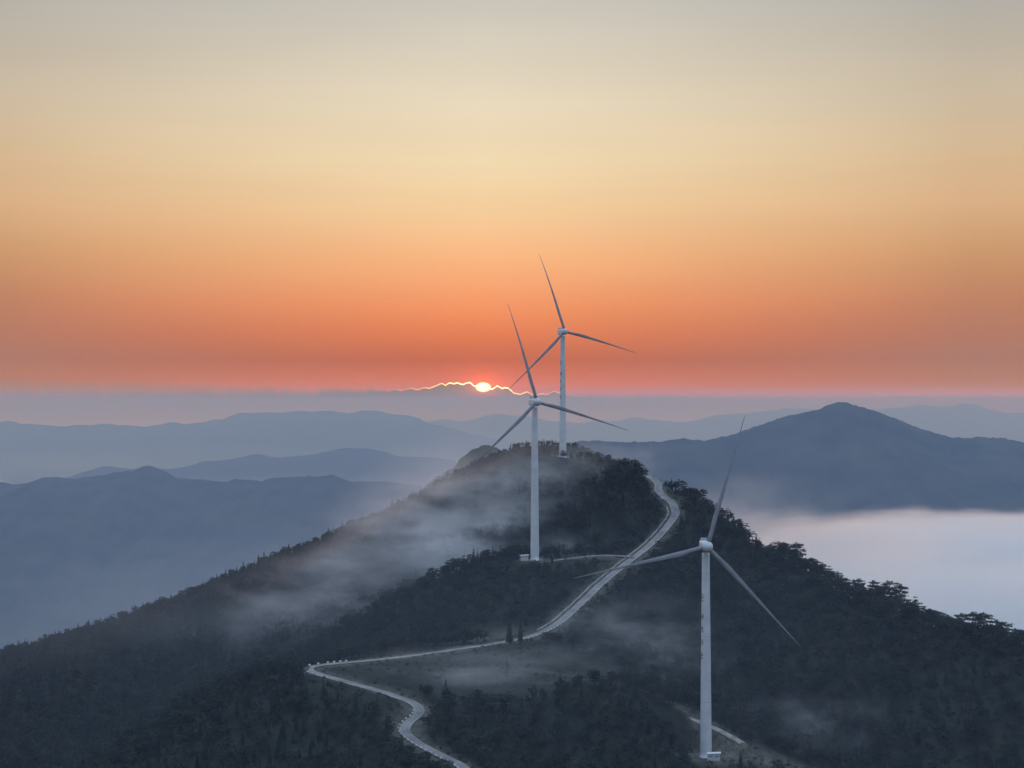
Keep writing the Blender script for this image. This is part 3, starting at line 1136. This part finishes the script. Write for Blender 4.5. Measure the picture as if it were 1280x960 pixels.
# old pines right along the skyline of the right-hand crest, with daylight between their stems
for qx in np.arange(985, 1290, 13.0):
    qx = qx + random.uniform(-5, 5)
    Yq = np.arange(735, 900, 3.0)
    Xq = (qx - 640) * Yq / F
    Pq = proj(Xq, Yq, height(Xq, Yq)[0])[1]
    b_i = int(np.argmin(Pq))
    h_ = random.uniform(7.0, 12.5)
    plant('pine_tree', random.randrange(4), (Xq[b_i], Yq[b_i] + 2, ground_z(Xq[b_i], Yq[b_i] + 2)), h_, random.uniform(0, 6.28),
          'flat-topped pine standing out on the right-hand ridge crest against the pale fog', 'flat-topped pines on the right-hand crest')

# the rest of the wood: one mass, scattered over the slopes by geometry nodes
rest = np.array([i for i in range(len(tx)) if i not in ind])
src = bpy.data.collections.new('forest_sources')      # never linked to the scene: only instanced
k_list = []
for kname in KN:
    for (tm, cm) in protos[kname]:
        bm = bmesh.new()
        bm.from_mesh(tm)
        nf = len(bm.faces)
        bm.from_mesh(cm)
        bm.faces.ensure_lookup_table()
        for f in bm.faces[nf:]:
            f.material_index = 1
        me_ = bpy.data.meshes.new('forest_tree')
        bm.to_mesh(me_)
        bm.free()
        me_.materials.append(tm.materials[0])
        me_.materials.append(cm.materials[0])
        o = bpy.data.objects.new('a%02d_forest_source' % len(k_list), me_)
        src.objects.link(o)
        k_list.append(kname)
first = {kn_: k_list.index(kn_) for kn_ in KN}
count = {kn_: k_list.count(kn_) for kn_ in KN}

# low shrubs on verges and clearings join the mass
bx_, by_ = jitter_grid(3.2, 560, 1180, 330)
bz_, bs_ = height(bx_, by_)
bpx, bpy_ = proj(bx_, by_, bz_)
bk = (bs_ > 0.9) & (bs_ < 9) & (bpx > -60) & (bpx < 1340) & (RNG.random(len(bx_)) < 0.42)
fx = ((bx_ - FIELD.x) / 55) ** 2 + ((by_ - FIELD.y) / 38) ** 2
bk |= (fx < 1) & (bs_ > 0.9) & (RNG.random(len(bx_)) < 0.33)
bk |= (((bx_ - PAD1.x) / 26) ** 2 + ((by_ - PAD1.y) / 16) ** 2 < 1) & (bs_ > 0.9) & (RNG.random(len(bx_)) < 0.2) & (np.hypot(bx_ - T1.x - 3, by_ - T1.y + 5) > 9)
bx_, by_, bz_ = bx_[bk], by_[bk], bz_[bk]

PX_ = np.r_[tx[rest], bx_]
PY_ = np.r_[ty[rest], by_]
PZ_ = np.r_[tz[rest], bz_ - 0.35]
HH_ = np.r_[hgt[rest], RNG.uniform(0.7, 1.9, len(bx_))]
KK_ = np.r_[kind[rest], np.full(len(bx_), 2)]
pid = np.array([first[KN[int(k)]] + RNG.integers(0, count[KN[int(k)]]) for k in KK_], dtype=np.int32)
sc_ = HH_ / np.array([BASE_H[KN[int(k)]] for k in KK_])
scl = np.stack([sc_ * RNG.uniform(.9, 1.2, len(sc_)), sc_ * RNG.uniform(.9, 1.2, len(sc_)), sc_], -1)
scl[len(rest):, :2] *= 1.7
me = bpy.data.meshes.new('forest')
me.vertices.add(len(PX_))
me.vertices.foreach_set('co', np.stack([PX_, PY_, PZ_], -1).astype(np.float32).ravel())
a = me.attributes.new('pid', 'INT', 'POINT')
a.data.foreach_set('value', pid)
a = me.attributes.new('scl', 'FLOAT_VECTOR', 'POINT')
a.data.foreach_set('vector', scl.astype(np.float32).ravel())
a = me.attributes.new('rz', 'FLOAT', 'POINT')
a.data.foreach_set('value', RNG.uniform(0, 6.28, len(PX_)).astype(np.float32))
me.update()
forest = bpy.data.objects.new('forest', me)
C.objects.link(forest)
tag(forest, 'dark mixed wood covering the slopes of the ridge', 'forest', kind='stuff')
ng = bpy.data.node_groups.new('scatter_forest', 'GeometryNodeTree')
ng.interface.new_socket('Geometry', in_out='INPUT', socket_type='NodeSocketGeometry')
ng.interface.new_socket('Geometry', in_out='OUTPUT', socket_type='NodeSocketGeometry')
gi = ng.nodes.new('NodeGroupInput')
go = ng.nodes.new('NodeGroupOutput')
ci = ng.nodes.new('GeometryNodeCollectionInfo')
ci.inputs['Collection'].default_value = src
ci.inputs['Separate Children'].default_value = True
ci.inputs['Reset Children'].default_value = True
ip = ng.nodes.new('GeometryNodeInstanceOnPoints')
ip.inputs['Pick Instance'].default_value = True


def named(nm, dt):
    n = ng.nodes.new('GeometryNodeInputNamedAttribute')
    n.data_type = dt
    n.inputs['Name'].default_value = nm
    return n.outputs['Attribute']


cx = ng.nodes.new('ShaderNodeCombineXYZ')
ng.links.new(named('rz', 'FLOAT'), cx.inputs['Z'])
e2r = ng.nodes.new('FunctionNodeEulerToRotation')
ng.links.new(cx.outputs[0], e2r.inputs[0])
ng.links.new(gi.outputs[0], ip.inputs['Points'])
ng.links.new(ci.outputs[0], ip.inputs['Instance'])
ng.links.new(named('pid', 'INT'), ip.inputs['Instance Index'])
ng.links.new(e2r.outputs[0], ip.inputs['Rotation'])
ng.links.new(named('scl', 'FLOAT_VECTOR'), ip.inputs['Scale'])
ng.links.new(ip.outputs[0], go.inputs[0])
md = forest.modifiers.new('scatter', 'NODES')
md.node_group = ng
print('trees individual', len(ind), 'forest', len(rest), 'shrubs', len(bx_))

# ----------------------------------------------------------------------------- air: haze and mist
def box_mesh(name, lo, hi, mat):
    x0, y0, z0 = lo
    x1, y1, z1 = hi
    v = [(x0,y0,z0),(x1,y0,z0),(x1,y1,z0),(x0,y1,z0),(x0,y0,z1),(x1,y0,z1),(x1,y1,z1),(x0,y1,z1)]
    f = [(0,3,2,1),(4,5,6,7),(0,1,5,4),(1,2,6,5),(2,3,7,6),(3,0,4,7)]
    return mesh_from(name, v, f, mat)


HAZE_D = 0.73e-4
HAZE_C = (0.30, 0.395, 0.63)
HAZE_A = (0.92, 0.66, 0.07)
m, nt, out = new_mat('haze_air')
pv = N(nt, 'ShaderNodeVolumePrincipled')
pv.inputs['Density'].default_value = HAZE_D
pv.inputs['Color'].default_value = (*HAZE_C, 1)
pv.inputs['Absorption Color'].default_value = (*HAZE_A, 1)
pv.inputs['Anisotropy'].default_value = 0.0
nt.links.new(pv.outputs[0], out.inputs['Volume'])
haze = box_mesh('haze', (-92000, -3500, -40), (92000, 92000, EYE + 98), m)
tag(haze, 'blue evening haze filling the air over the whole landscape', 'haze', kind='stuff')


def mist(name, label, centre, radii, dens, scale, thr, seed, rz=0.0, stretch=(1, 1, 1), color=(0.992, 0.997, 0.999), rate=1.0, soft=1.0, detail=4, g=0.0, edge=0.35, rough=0.66):
    """a bank of mist: a closed shell filled with uneven droplets that thin out towards its skin"""
    bm = bmesh.new()
    bmesh.ops.create_icosphere(bm, subdivisions=3, radius=1.0)
    m, nt, out = new_mat(name + '_droplets')
    o = bm_obj(name, bm, m)
    o.location = centre
    o.scale = radii
    o.rotation_euler = (0, 0, rz)
    tag(o, label, 'mist', kind='stuff')
    tc = N(nt, 'ShaderNodeTexCoord')
    ln = N(nt, 'ShaderNodeVectorMath', operation='LENGTH')
    nt.links.new(tc.outputs['Object'], ln.inputs[0])
    fall = N(nt, 'ShaderNodeMapRange', interpolation_type='SMOOTHSTEP')
    fall.inputs['From Min'].default_value = 0.97
    fall.inputs['From Max'].default_value = max(0.0, 0.97 - soft)
    ne = N(nt, 'ShaderNodeTexNoise')
    ne.inputs['Scale'].default_value = 2.6
    ne.inputs['Detail'].default_value = 3
    nt.links.new(tc.outputs['Object'], ne.inputs['Vector'])
    em = N(nt, 'ShaderNodeMath', operation='MULTIPLY_ADD')
    em.inputs[1].default_value = edge * 2
    em.inputs[2].default_value = -edge * 0.75
    nt.links.new(ne.outputs['Fac'], em.inputs[0])
    ea = N(nt, 'ShaderNodeMath', operation='ADD')
    nt.links.new(ln.outputs['Value'], ea.inputs[0])
    nt.links.new(em.outputs[0], ea.inputs[1])
    sm_ = N(nt, 'ShaderNodeMath', operation='MAXIMUM')
    nt.links.new(ea.outputs[0], sm_.inputs[0])
    nt.links.new(ln.outputs['Value'], sm_.inputs[1])
    nt.links.new(sm_.outputs[0], fall.inputs['Value'])
    ge = N(nt, 'ShaderNodeNewGeometry')
    mp = N(nt, 'ShaderNodeMapping')
    mp.inputs['Location'].default_value = (seed * 3.1, seed * 1.7, seed * 0.9)
    mp.inputs['Rotation'].default_value = (0, 0, -rz)
    mp.inputs['Scale'].default_value = tuple(1.0 / (scale * s) for s in stretch)
    nt.links.new(ge.outputs['Position'], mp.inputs['Vector'])
    nz = N(nt, 'ShaderNodeTexNoise')
    nz.inputs['Scale'].default_value = 1.0
    nz.inputs['Detail'].default_value = detail
    nz.inputs['Roughness'].default_value = rough
    nt.links.new(mp.outputs[0], nz.inputs['Vector'])
    mr = N(nt, 'ShaderNodeMapRange', interpolation_type='SMOOTHSTEP')
    mr.inputs['From Min'].default_value = thr - 0.13
    mr.inputs['From Max'].default_value = thr + 0.2
    nt.links.new(nz.outputs['Fac'], mr.inputs['Value'])
    mu = N(nt, 'ShaderNodeMath', operation='MULTIPLY')
    nt.links.new(fall.outputs[0], mu.inputs[0])
    nt.links.new(mr.outputs[0], mu.inputs[1])
    md_ = N(nt, 'ShaderNodeMath', operation='MULTIPLY')
    md_.inputs[1].default_value = dens
    nt.links.new(mu.outputs[0], md_.inputs[0])
    pv = N(nt, 'ShaderNodeVolumePrincipled')
    pv.inputs['Color'].default_value = (*color, 1)
    pv.inputs['Anisotropy'].default_value = g
    pv.inputs['Absorption Color'].default_value = (1, 1, 1, 1)
    nt.links.new(md_.outputs[0], pv.inputs['Density'])
    nt.links.new(pv.outputs[0], out.inputs['Volume'])
    m.cycles.volume_step_rate = rate
    return o


def ell(px, py, Y):
    return W(px, py, Y)


G = 0.45
mist('mist', 'grey mist drifting up the gully left of the middle turbine', ell(575, 680, 975), (105, 100, 60), 0.085, 30, 0.55, 1, rz=0.25, stretch=(1.9, 1, .7), g=G, detail=6, rate=0.45)
mist('mist', 'thin mist hanging behind the middle turbine tower', ell(665, 625, 1030), (80, 66, 48), 0.048, 24, 0.53, 2, stretch=(1.3, 1, .7), g=G, detail=6)
mist('mist', 'low mist lying on the field behind the near knoll', ell(600, 840, 712), (70, 48, 15), 0.042, 18, 0.52, 3, stretch=(1.8, 1, .5), g=G, detail=5)
mist('mist', 'streaks of mist on the slope right of the low knoll', ell(790, 805, 760), (60, 48, 30), 0.05, 15, 0.56, 4, stretch=(1.6, 1, .7), g=G, detail=6)
mist('mist', 'torn patch of mist on the slope just right of the middle turbine foot', ell(715, 690, 925), (34, 28, 15), 0.04, 13, 0.55, 25, stretch=(1.8, 1, .7), g=G, detail=5)
mist('mist', 'faint mist round the summit shoulder', ell(740, 578, 1120), (66, 50, 17), 0.024, 26, 0.48, 5, g=G)
mist('mist', 'pale mist spilling over behind the right-hand slope', ell(935, 655, 1190), (85, 100, 50), 0.012, 45, 0.48, 6, rz=-0.5, g=G)
mist('mist', 'mist trailing down the left spur toward the hairpin', ell(440, 755, 935), (100, 85, 48), 0.06, 24, 0.56, 7, rz=0.2, stretch=(2.0, 1, .7), g=G, detail=6, rate=0.5)
mist('mist', 'faint mist over the bare pad and the slope right of it', ell(1010, 912, 712), (56, 36, 20), 0.05, 15, 0.55, 8, g=G, detail=5)
mist('mist', 'broad thin veil of mist between the left spur and the nearer wood', ell(250, 800, 970), (180, 115, 75), 0.0022, 70, 0.45, 12, stretch=(1.4, 1, .7), g=0.3, rate=0.7, detail=4)
mist('mist', 'glowing mist round the pale shoulder behind the summit', ell(580, 600, 1420), (120, 160, 60), 0.004, 70, 0.42, 13, g=G, rate=0.7, detail=3)
mist('mist', 'thin bluish haze added over the near woods to lift their dark tones', Vector((20, 700, EYE - 120)), (420, 330, 110), 0.00020, 140, 0.25, 17, g=0.0, rate=0.6, detail=2, color=(0.72, 0.84, 1.0), edge=0.1, soft=0.7)  # added volume: flattens and blues the darks of the near forest
mist('fog', 'pale fog bank filling the valley to the right', Vector((1580, 3550, EYE - 412)), (1800, 2280, 205), 0.016, 300, 0.36, 9, stretch=(1.6, 1, .5), rate=0.6, soft=0.4, detail=5, g=0.62, edge=0.55)
mist('fog', 'wisp of fog curling up off the fog bank behind the right-hand slope', ell(1010, 668, 2300), (210, 380, 44), 0.010, 100, 0.48, 15, rate=0.7, g=0.6, edge=0.5, detail=5)
mist('fog', 'low fog tongue under the pointed mountain', ell(1200, 664, 4200), (480, 500, 50), 0.009, 140, 0.46, 16, rate=0.7, g=0.6, edge=0.6, detail=5)
for _bx, _by, _bY, _r, _lab in ((1060, 664, 4300, (300, 330, 60), 'rounded billow of fog at the left end of the fog bank'), (1150, 658, 4700, (330, 350, 72), 'tall soft billow of fog in the middle of the fog bank'),
                                (1240, 660, 4400, (280, 340, 60), 'billow of fog at the right edge under the mountain flank'), (1120, 700, 3000, (260, 300, 42), 'low swell on the near side of the fog bank')):
    mist('fog', _lab, ell(_bx, _by, _bY), _r, 0.012, 120, 0.45, _bx % 37, rate=0.8, g=0.6, edge=0.6, detail=4)
mist('mist', 'valley mist in front of the long pale mountain range', Vector((-7500, 38500, EYE - 1480)), (14500, 5200, 700), 0.00013, 3000, 0.34, 21, g=0.3, detail=2, soft=0.8, color=(0.70, 0.84, 1.0))
mist('mist', 'valley mist between the two blue hill ranges', Vector((-2600, 20500, EYE - 1250)), (6500, 2900, 520), 0.00026, 1500, 0.36, 22, g=0.3, detail=3, soft=0.8, color=(0.66, 0.82, 1.0))
mist('mist', 'valley mist rising beside the left flank of the ridge', Vector((-560, 5200, EYE - 720)), (1500, 1700, 520), 0.00022, 500, 0.38, 23, g=0.3, detail=3, soft=0.8, color=(0.66, 0.82, 1.0))
mist('fog', 'small bright fog patch at the far left behind the knobbed hill', Vector((-7000, 21000, EYE - 1010)), (1200, 1300, 130), 0.006, 300, 0.3, 10, rate=1.0, soft=0.5, detail=2, g=0.65)

# ----------------------------------------------------------------------------- sky and sun
SUN_AZ = math.atan2(604 - 640, F)
SUN_EL = (HY - 484) / F
w = bpy.data.worlds.new('World')
scene.world = w
w.use_nodes = True
nt = w.node_tree
nt.nodes.clear()
L = nt.links.new
wo = N(nt, 'ShaderNodeOutputWorld')
sky = N(nt, 'ShaderNodeTexSky', sky_type='NISHITA')
sky.sun_disc = False
sky.sun_elevation = math.radians(1.0)
sky.sun_rotation = SUN_AZ
sky.altitude = 900
sky.dust_density = 2.5
DOME = (0.41, 0.545, 0.80)
bg1 = N(nt, 'ShaderNodeBackground')
bg1.inputs['Strength'].default_value = 0.15
L(sky.outputs[0], bg1.inputs['Color'])

tc = N(nt, 'ShaderNodeTexCoord')
sp = N(nt, 'ShaderNodeSeparateXYZ')
L(tc.outputs['Generated'], sp.inputs[0])


def math_(op, a, b_=None, c=None, clamp=False):
    n = N(nt, 'ShaderNodeMath', operation=op, use_clamp=clamp)
    for i, v in enumerate((a, b_, c)):
        if v is None:
            continue
        if isinstance(v, (int, float)):
            n.inputs[i].default_value = v
        else:
            L(v, n.inputs[i])
    return n.outputs[0]


el = math_('ARCSINE', sp.outputs['Z'])
az = math_('ARCTAN2', sp.outputs['X'], sp.outputs['Y'])
daz = math_('SUBTRACT', az, SUN_AZ)


def ramp(fac_socket, stops, interp='EASE'):
    r = N(nt, 'ShaderNodeValToRGB')
    r.color_ramp.interpolation = interp
    e = r.color_ramp.elements
    while len(e) < len(stops):
        e.new(0.5)
    for q, (p, c) in zip(e, stops):
        q.position = p
        q.color = (*c, 1)
    L(fac_socket, r.inputs['Fac'])
    return r.outputs['Color']


def srgb(r, g, b_):
    f = lambda c: (c / 255 / 12.92) if c / 255 <= 0.04045 else ((c / 255 + 0.055) / 1.055) ** 2.4
    return (f(r), f(g), f(b_))


def yel(y):
    return math.atan((HY - y) / F)


ELMAX = 0.30
def pos(y):
    return (yel(y) + 0.02) / (ELMAX + 0.02)


fac = math_('DIVIDE', math_('ADD', el, 0.02), ELMAX + 0.02, clamp=True)
STOPS_C = [
    (540, (190, 140, 120)), (495, (196, 122, 100)), (480, (208, 126, 98)), (450, (192, 108, 86)), (416, (226, 128, 88)), (380, (245, 153, 104)), (320, (251, 185, 132)),
    (260, (245, 206, 157)), (200, (242, 218, 177)), (130, (233, 217, 189)), (10, (206, 200, 188)), (-90, (186, 186, 182))]
STOPS_S = [
    (540, (185, 135, 122)), (495, (188, 131, 118)), (480, (180, 129, 118)), (450, (172, 123, 110)), (416, (180, 124, 104)), (380, (190, 130, 102)), (320, (203, 152, 110)),
    (260, (217, 175, 134)), (200, (214, 184, 147)), (130, (204, 187, 162)), (10, (179, 175, 167)), (-90, (165, 166, 165))]
AIRGLOW = (0.26, 0.265, 0.32)


def above_haze(y, c, cap=1.0):
    # radiance of the sky beyond the haze layer, from the colour it has once seen through it
    e = max(yel(y), 0.0017)
    out_ = []
    for t, cs_, ca, a in zip(srgb(*c), HAZE_C, HAZE_A, AIRGLOW):
        sig = HAZE_D * (cs_ + (1 - cs_) * (1 - math.sqrt(ca)))
        T = math.exp(-sig * min(98 / e, 92000))
        out_.append(min(max((t - a * (1 - T)) / T, 0.02), cap))
    return tuple(out_)


LOW_C, LOW_S = (0.66, 0.25, 0.10), (0.66, 0.29, 0.17)     # the glow right on the horizon
cc = ramp(fac, [(pos(y), LOW_C if y > 490 else above_haze(y, c)) for y, c in STOPS_C], 'LINEAR')
cs = ramp(fac, [(pos(y), LOW_S if y > 490 else above_haze(y, c)) for y, c in STOPS_S], 'LINEAR')
sidew = math_('POWER', math_('MULTIPLY', math_('ABSOLUTE', daz), 1 / 0.27, clamp=True), 1.3)
mixc = N(nt, 'ShaderNodeMix', data_type='RGBA')
L(sidew, mixc.inputs['Factor'])
L(cc, mixc.inputs[6])
L(cs, mixc.inputs[7])
skycol = mixc.outputs[2]

# faint streaky cirrus and dusky veil so the gradient is not perfectly even
mp = N(nt, 'ShaderNodeCombineXYZ')
L(math_('MULTIPLY', az, 6.0), mp.inputs[0])
L(math_('MULTIPLY', el, 38.0), mp.inputs[1])
nz = N(nt, 'ShaderNodeTexNoise')
nz.inputs['Scale'].default_value = 1.0
nz.inputs['Detail'].default_value = 5
L(mp.outputs[0], nz.inputs['Vector'])
veil = math_('MULTIPLY_ADD', nz.outputs['Fac'], 0.10, 0.95)
vm = N(nt, 'ShaderNodeVectorMath', operation='SCALE')
L(skycol, vm.inputs[0])
L(veil, vm.inputs['Scale'])
skycol = vm.outputs[0]

# distant cloud bank: everything under its uneven upper edge
fc = N(nt, 'ShaderNodeFloatCurve')
cv = fc.mapping.curves[0]
A0, A1 = -0.35, 0.35
E0, E1 = -0.02, 0.02
top = [(-200,487),(0,489),(150,488),(300,489),(430,489),(480,487.5),(500,486.5),(520,485.5),(540,483),(556,480.8),(572,479.6),(588,481),(602,483),(614,486),(626,484.5),(640,488),(652,492),(670,492.5),(690,491),(710,494),(800,498),(900,502),(1000,508),(1120,512),(1280,514),(1400,514)]
pts = [((math.atan((x - 640) / F) - A0) / (A1 - A0), (yel(y) - E0) / (E1 - E0)) for x, y in top]
while len(cv.points) < len(pts):
    cv.points.new(0.5, 0.5)
for p, q in zip(cv.points, pts):
    p.location = q
    p.handle_type = 'AUTO'
fc.mapping.update()
L(math_('DIVIDE', math_('SUBTRACT', az, A0), A1 - A0, clamp=True), fc.inputs['Value'])
ctop = math_('MULTIPLY_ADD', fc.outputs[0], E1 - E0, E0)
# billowed edge
cxy = N(nt, 'ShaderNodeCombineXYZ')
L(math_('MULTIPLY', az, 190.0), cxy.inputs[0])
vo = N(nt, 'ShaderNodeTexVoronoi', feature='SMOOTH_F1', voronoi_dimensions='2D')
vo.inputs['Scale'].default_value = 1.0
vo.inputs['Smoothness'].default_value = 0.25
L(cxy.outputs[0], vo.inputs['Vector'])
ctop = math_('ADD', ctop, math_('MULTIPLY_ADD', vo.outputs['Distance'], -0.0030, 0.0013))
n9 = N(nt, 'ShaderNodeTexNoise')
n9.inputs['Scale'].default_value = 3.0
n9.inputs['Detail'].default_value = 3
L(cxy.outputs[0], n9.inputs['Vector'])
ctop = math_('ADD', ctop, math_('MULTIPLY_ADD', n9.outputs['Fac'], 0.0016, -0.0008))
dd = math_('SUBTRACT', el, ctop)          # >0 above the bank
# bank gets softer away from the sun to the right
softw = math_('MULTIPLY_ADD', math_('MAXIMUM', math_('SUBTRACT', math_('ABSOLUTE', daz), 0.05), 0.0), 0.07, 0.0014)
cover = math_('SUBTRACT', 1.0, math_('SMOOTH_MIN', math_('MAXIMUM', math_('DIVIDE', math_('ADD', dd, math_('MULTIPLY', softw, 0.5)), softw), 0.0), 1.0, 0.0))
bankc = ramp(math_('DIVIDE', math_('ADD', el, 0.02), 0.04, clamp=True),
             [((yel(y) + 0.02) / 0.04, above_haze(y, c)) for y, c in ((535, (178, 162, 152)), (515, (160, 148, 142)), (505, (150, 141, 138)), (495, (142, 137, 136)), (485, (140, 134, 132)), (470, (140, 132, 130)))], 'LINEAR')
mb = N(nt, 'ShaderNodeMix', data_type='RGBA')
L(cover, mb.inputs['Factor'])
L(skycol, mb.inputs[6])
L(bankc, mb.inputs[7])
# sun-lit rim of the bank, brightest next to the sun
g1 = math_('EXPONENT', math_('MULTIPLY', math_('POWER', math_('DIVIDE', dd, 0.00021), 2.0), -1.0))
leftw = math_('EXPONENT', math_('MULTIPLY', math_('POWER', math_('DIVIDE', daz, 0.033), 2.0), -1.0))
rimcol = ramp(math_('MULTIPLY', leftw, 1.0, clamp=True), [(0.0, (0.0, 0.0, 0.0)), (0.06, (0.5, 0.08, 0.04)), (0.25, (1.6, 0.5, 0.2)), (0.6, (3.4, 1.8, 0.7)), (1.0, (9, 6.5, 3.2))], 'LINEAR')
rs = N(nt, 'ShaderNodeVectorMath', operation='SCALE')
L(rimcol, rs.inputs[0])
n10 = N(nt, 'ShaderNodeTexNoise')
n10.inputs['Scale'].default_value = 1.1
n10.inputs['Detail'].default_value = 4
L(cxy.outputs[0], n10.inputs['Vector'])
L(math_('MULTIPLY', g1, math_('MULTIPLY_ADD', n10.outputs['Fac'], 2.6, -0.45, clamp=True)), rs.inputs['Scale'])
# the disc itself, its lower half behind the bank
del_ = math_('SUBTRACT', el, SUN_EL)
dist = math_('SQRT', math_('ADD', math_('POWER', math_('MULTIPLY', daz, 0.95), 2.0), math_('POWER', math_('MULTIPLY', del_, 1.5), 2.0)))
disc = math_('SUBTRACT', 1.0, math_('SMOOTH_MIN', math_('MAXIMUM', math_('DIVIDE', math_('SUBTRACT', dist, 0.0009), 0.0035), 0.0), 1.0, 0.0))
dcol = N(nt, 'ShaderNodeVectorMath', operation='SCALE')
dcol.inputs[0].default_value = (10, 7.2, 3.2)
L(disc, dcol.inputs['Scale'])
halo = math_('EXPONENT', math_('MULTIPLY', math_('DIVIDE', dist, 0.0065), -1.0))
hcol = N(nt, 'ShaderNodeVectorMath', operation='SCALE')
hcol.inputs[0].default_value = (1.2, 0.14, 0.02)
L(halo, hcol.inputs['Scale'])
halo2 = math_('EXPONENT', math_('MULTIPLY', math_('POWER', math_('ADD', math_('POWER', math_('DIVIDE', daz, 0.07), 2.0), math_('POWER', math_('DIVIDE', del_, 0.032), 2.0)), 0.5), -1.6))
h2 = N(nt, 'ShaderNodeVectorMath', operation='SCALE')
h2.inputs[0].default_value = (0.12, 0.01, 0.0)
L(math_('MULTIPLY', halo2, math_('SUBTRACT', 1.0, math_('MULTIPLY', cover, 0.8))), h2.inputs['Scale'])


def vadd(a, b_):
    n = N(nt, 'ShaderNodeVectorMath', operation='ADD')
    L(a, n.inputs[0])
    L(b_, n.inputs[1])
    return n.outputs[0]


total = vadd(vadd(vadd(vadd(mb.outputs[2], rs.outputs[0]), dcol.outputs[0]), hcol.outputs[0]), h2.outputs[0])
bg2 = N(nt, 'ShaderNodeBackground')
L(total, bg2.inputs['Color'])
bg2.inputs['Strength'].default_value = 1.0
# the sunset colours fill the western sky near the horizon; overhead and behind, the physical sky takes over
up = N(nt, 'ShaderNodeMapRange', interpolation_type='SMOOTHSTEP')
up.inputs['From Min'].default_value = 0.24
up.inputs['From Max'].default_value = 0.55
L(el, up.inputs['Value'])
back = N(nt, 'ShaderNodeMapRange', interpolation_type='SMOOTHSTEP')
back.inputs['From Min'].default_value = 0.5
back.inputs['From Max'].default_value = 1.6
L(math_('ABSOLUTE', daz), back.inputs['Value'])
fmix = math_('MAXIMUM', up.outputs[0], back.outputs[0])
# clear dusk dome: the physical sky plus a blue fill added for more ambient light
bg3 = N(nt, 'ShaderNodeBackground')
bg3.inputs['Color'].default_value = (*DOME, 1)
eastern = N(nt, 'ShaderNodeMapRange', interpolation_type='SMOOTHSTEP')     # fill dimmed low down, like the earth's shadow, to darken upright faces
eastern.inputs['From Min'].default_value = -0.05
eastern.inputs['From Max'].default_value = 0.85
eastern.inputs['To Min'].default_value = 0.38
eastern.inputs['To Max'].default_value = 1.36
L(el, eastern.inputs['Value'])
L(eastern.outputs[0], bg3.inputs['Strength'])
ad = N(nt, 'ShaderNodeAddShader')
L(bg1.outputs[0], ad.inputs[0])
L(bg3.outputs[0], ad.inputs[1])
ms = N(nt, 'ShaderNodeMixShader')
L(fmix, ms.inputs[0])
L(bg2.outputs[0], ms.inputs[1])
L(ad.outputs[0], ms.inputs[2])
L(ms.outputs[0], wo.inputs['Surface'])

sl = bpy.data.lights.new('sun', 'SUN')
sl.energy = 0.35
sl.angle = math.radians(3)
sl.color = (1.0, 0.55, 0.3)
so = bpy.data.objects.new('sun', sl)
C.objects.link(so)
sd = Vector((math.sin(SUN_AZ), math.cos(SUN_AZ), math.tan(math.radians(2.0))))
so.rotation_euler = sd.to_track_quat('Z', 'Y').to_euler()
so.location = (0, 0, 900)

# ----------------------------------------------------------------------------- camera
cam = bpy.data.cameras.new('camera')
cam.sensor_width = 36.0
cam.lens = 36.0 * F / 1280.0
cam.clip_start = 0.5
cam.clip_end = 250000
co = bpy.data.objects.new('camera', cam)
C.objects.link(co)
co.location = (0, 0, EYE)
co.rotation_euler = (math.radians(90) + math.atan((HY - 480) / F), 0, 0)
scene.camera = co

vs_ = scene.view_settings
vs_.view_transform = 'Standard'
vs_.look = 'None'
vs_.exposure = 0.0
vs_.gamma = 1.0
cy = scene.cycles
cy.use_denoising = True
cy.denoiser = 'OPENIMAGEDENOISE'
cy.denoising_input_passes = 'RGB_ALBEDO_NORMAL'
cy.max_bounces = 16
cy.diffuse_bounces = 2
cy.glossy_bounces = 2
cy.transmission_bounces = 2
cy.volume_bounces = 14
cy.volume_step_rate = 1.0
cy.volume_max_steps = 256
cy.sample_clamp_indirect = 4.0
cy.use_adaptive_sampling = True
cy.adaptive_threshold = 0.02
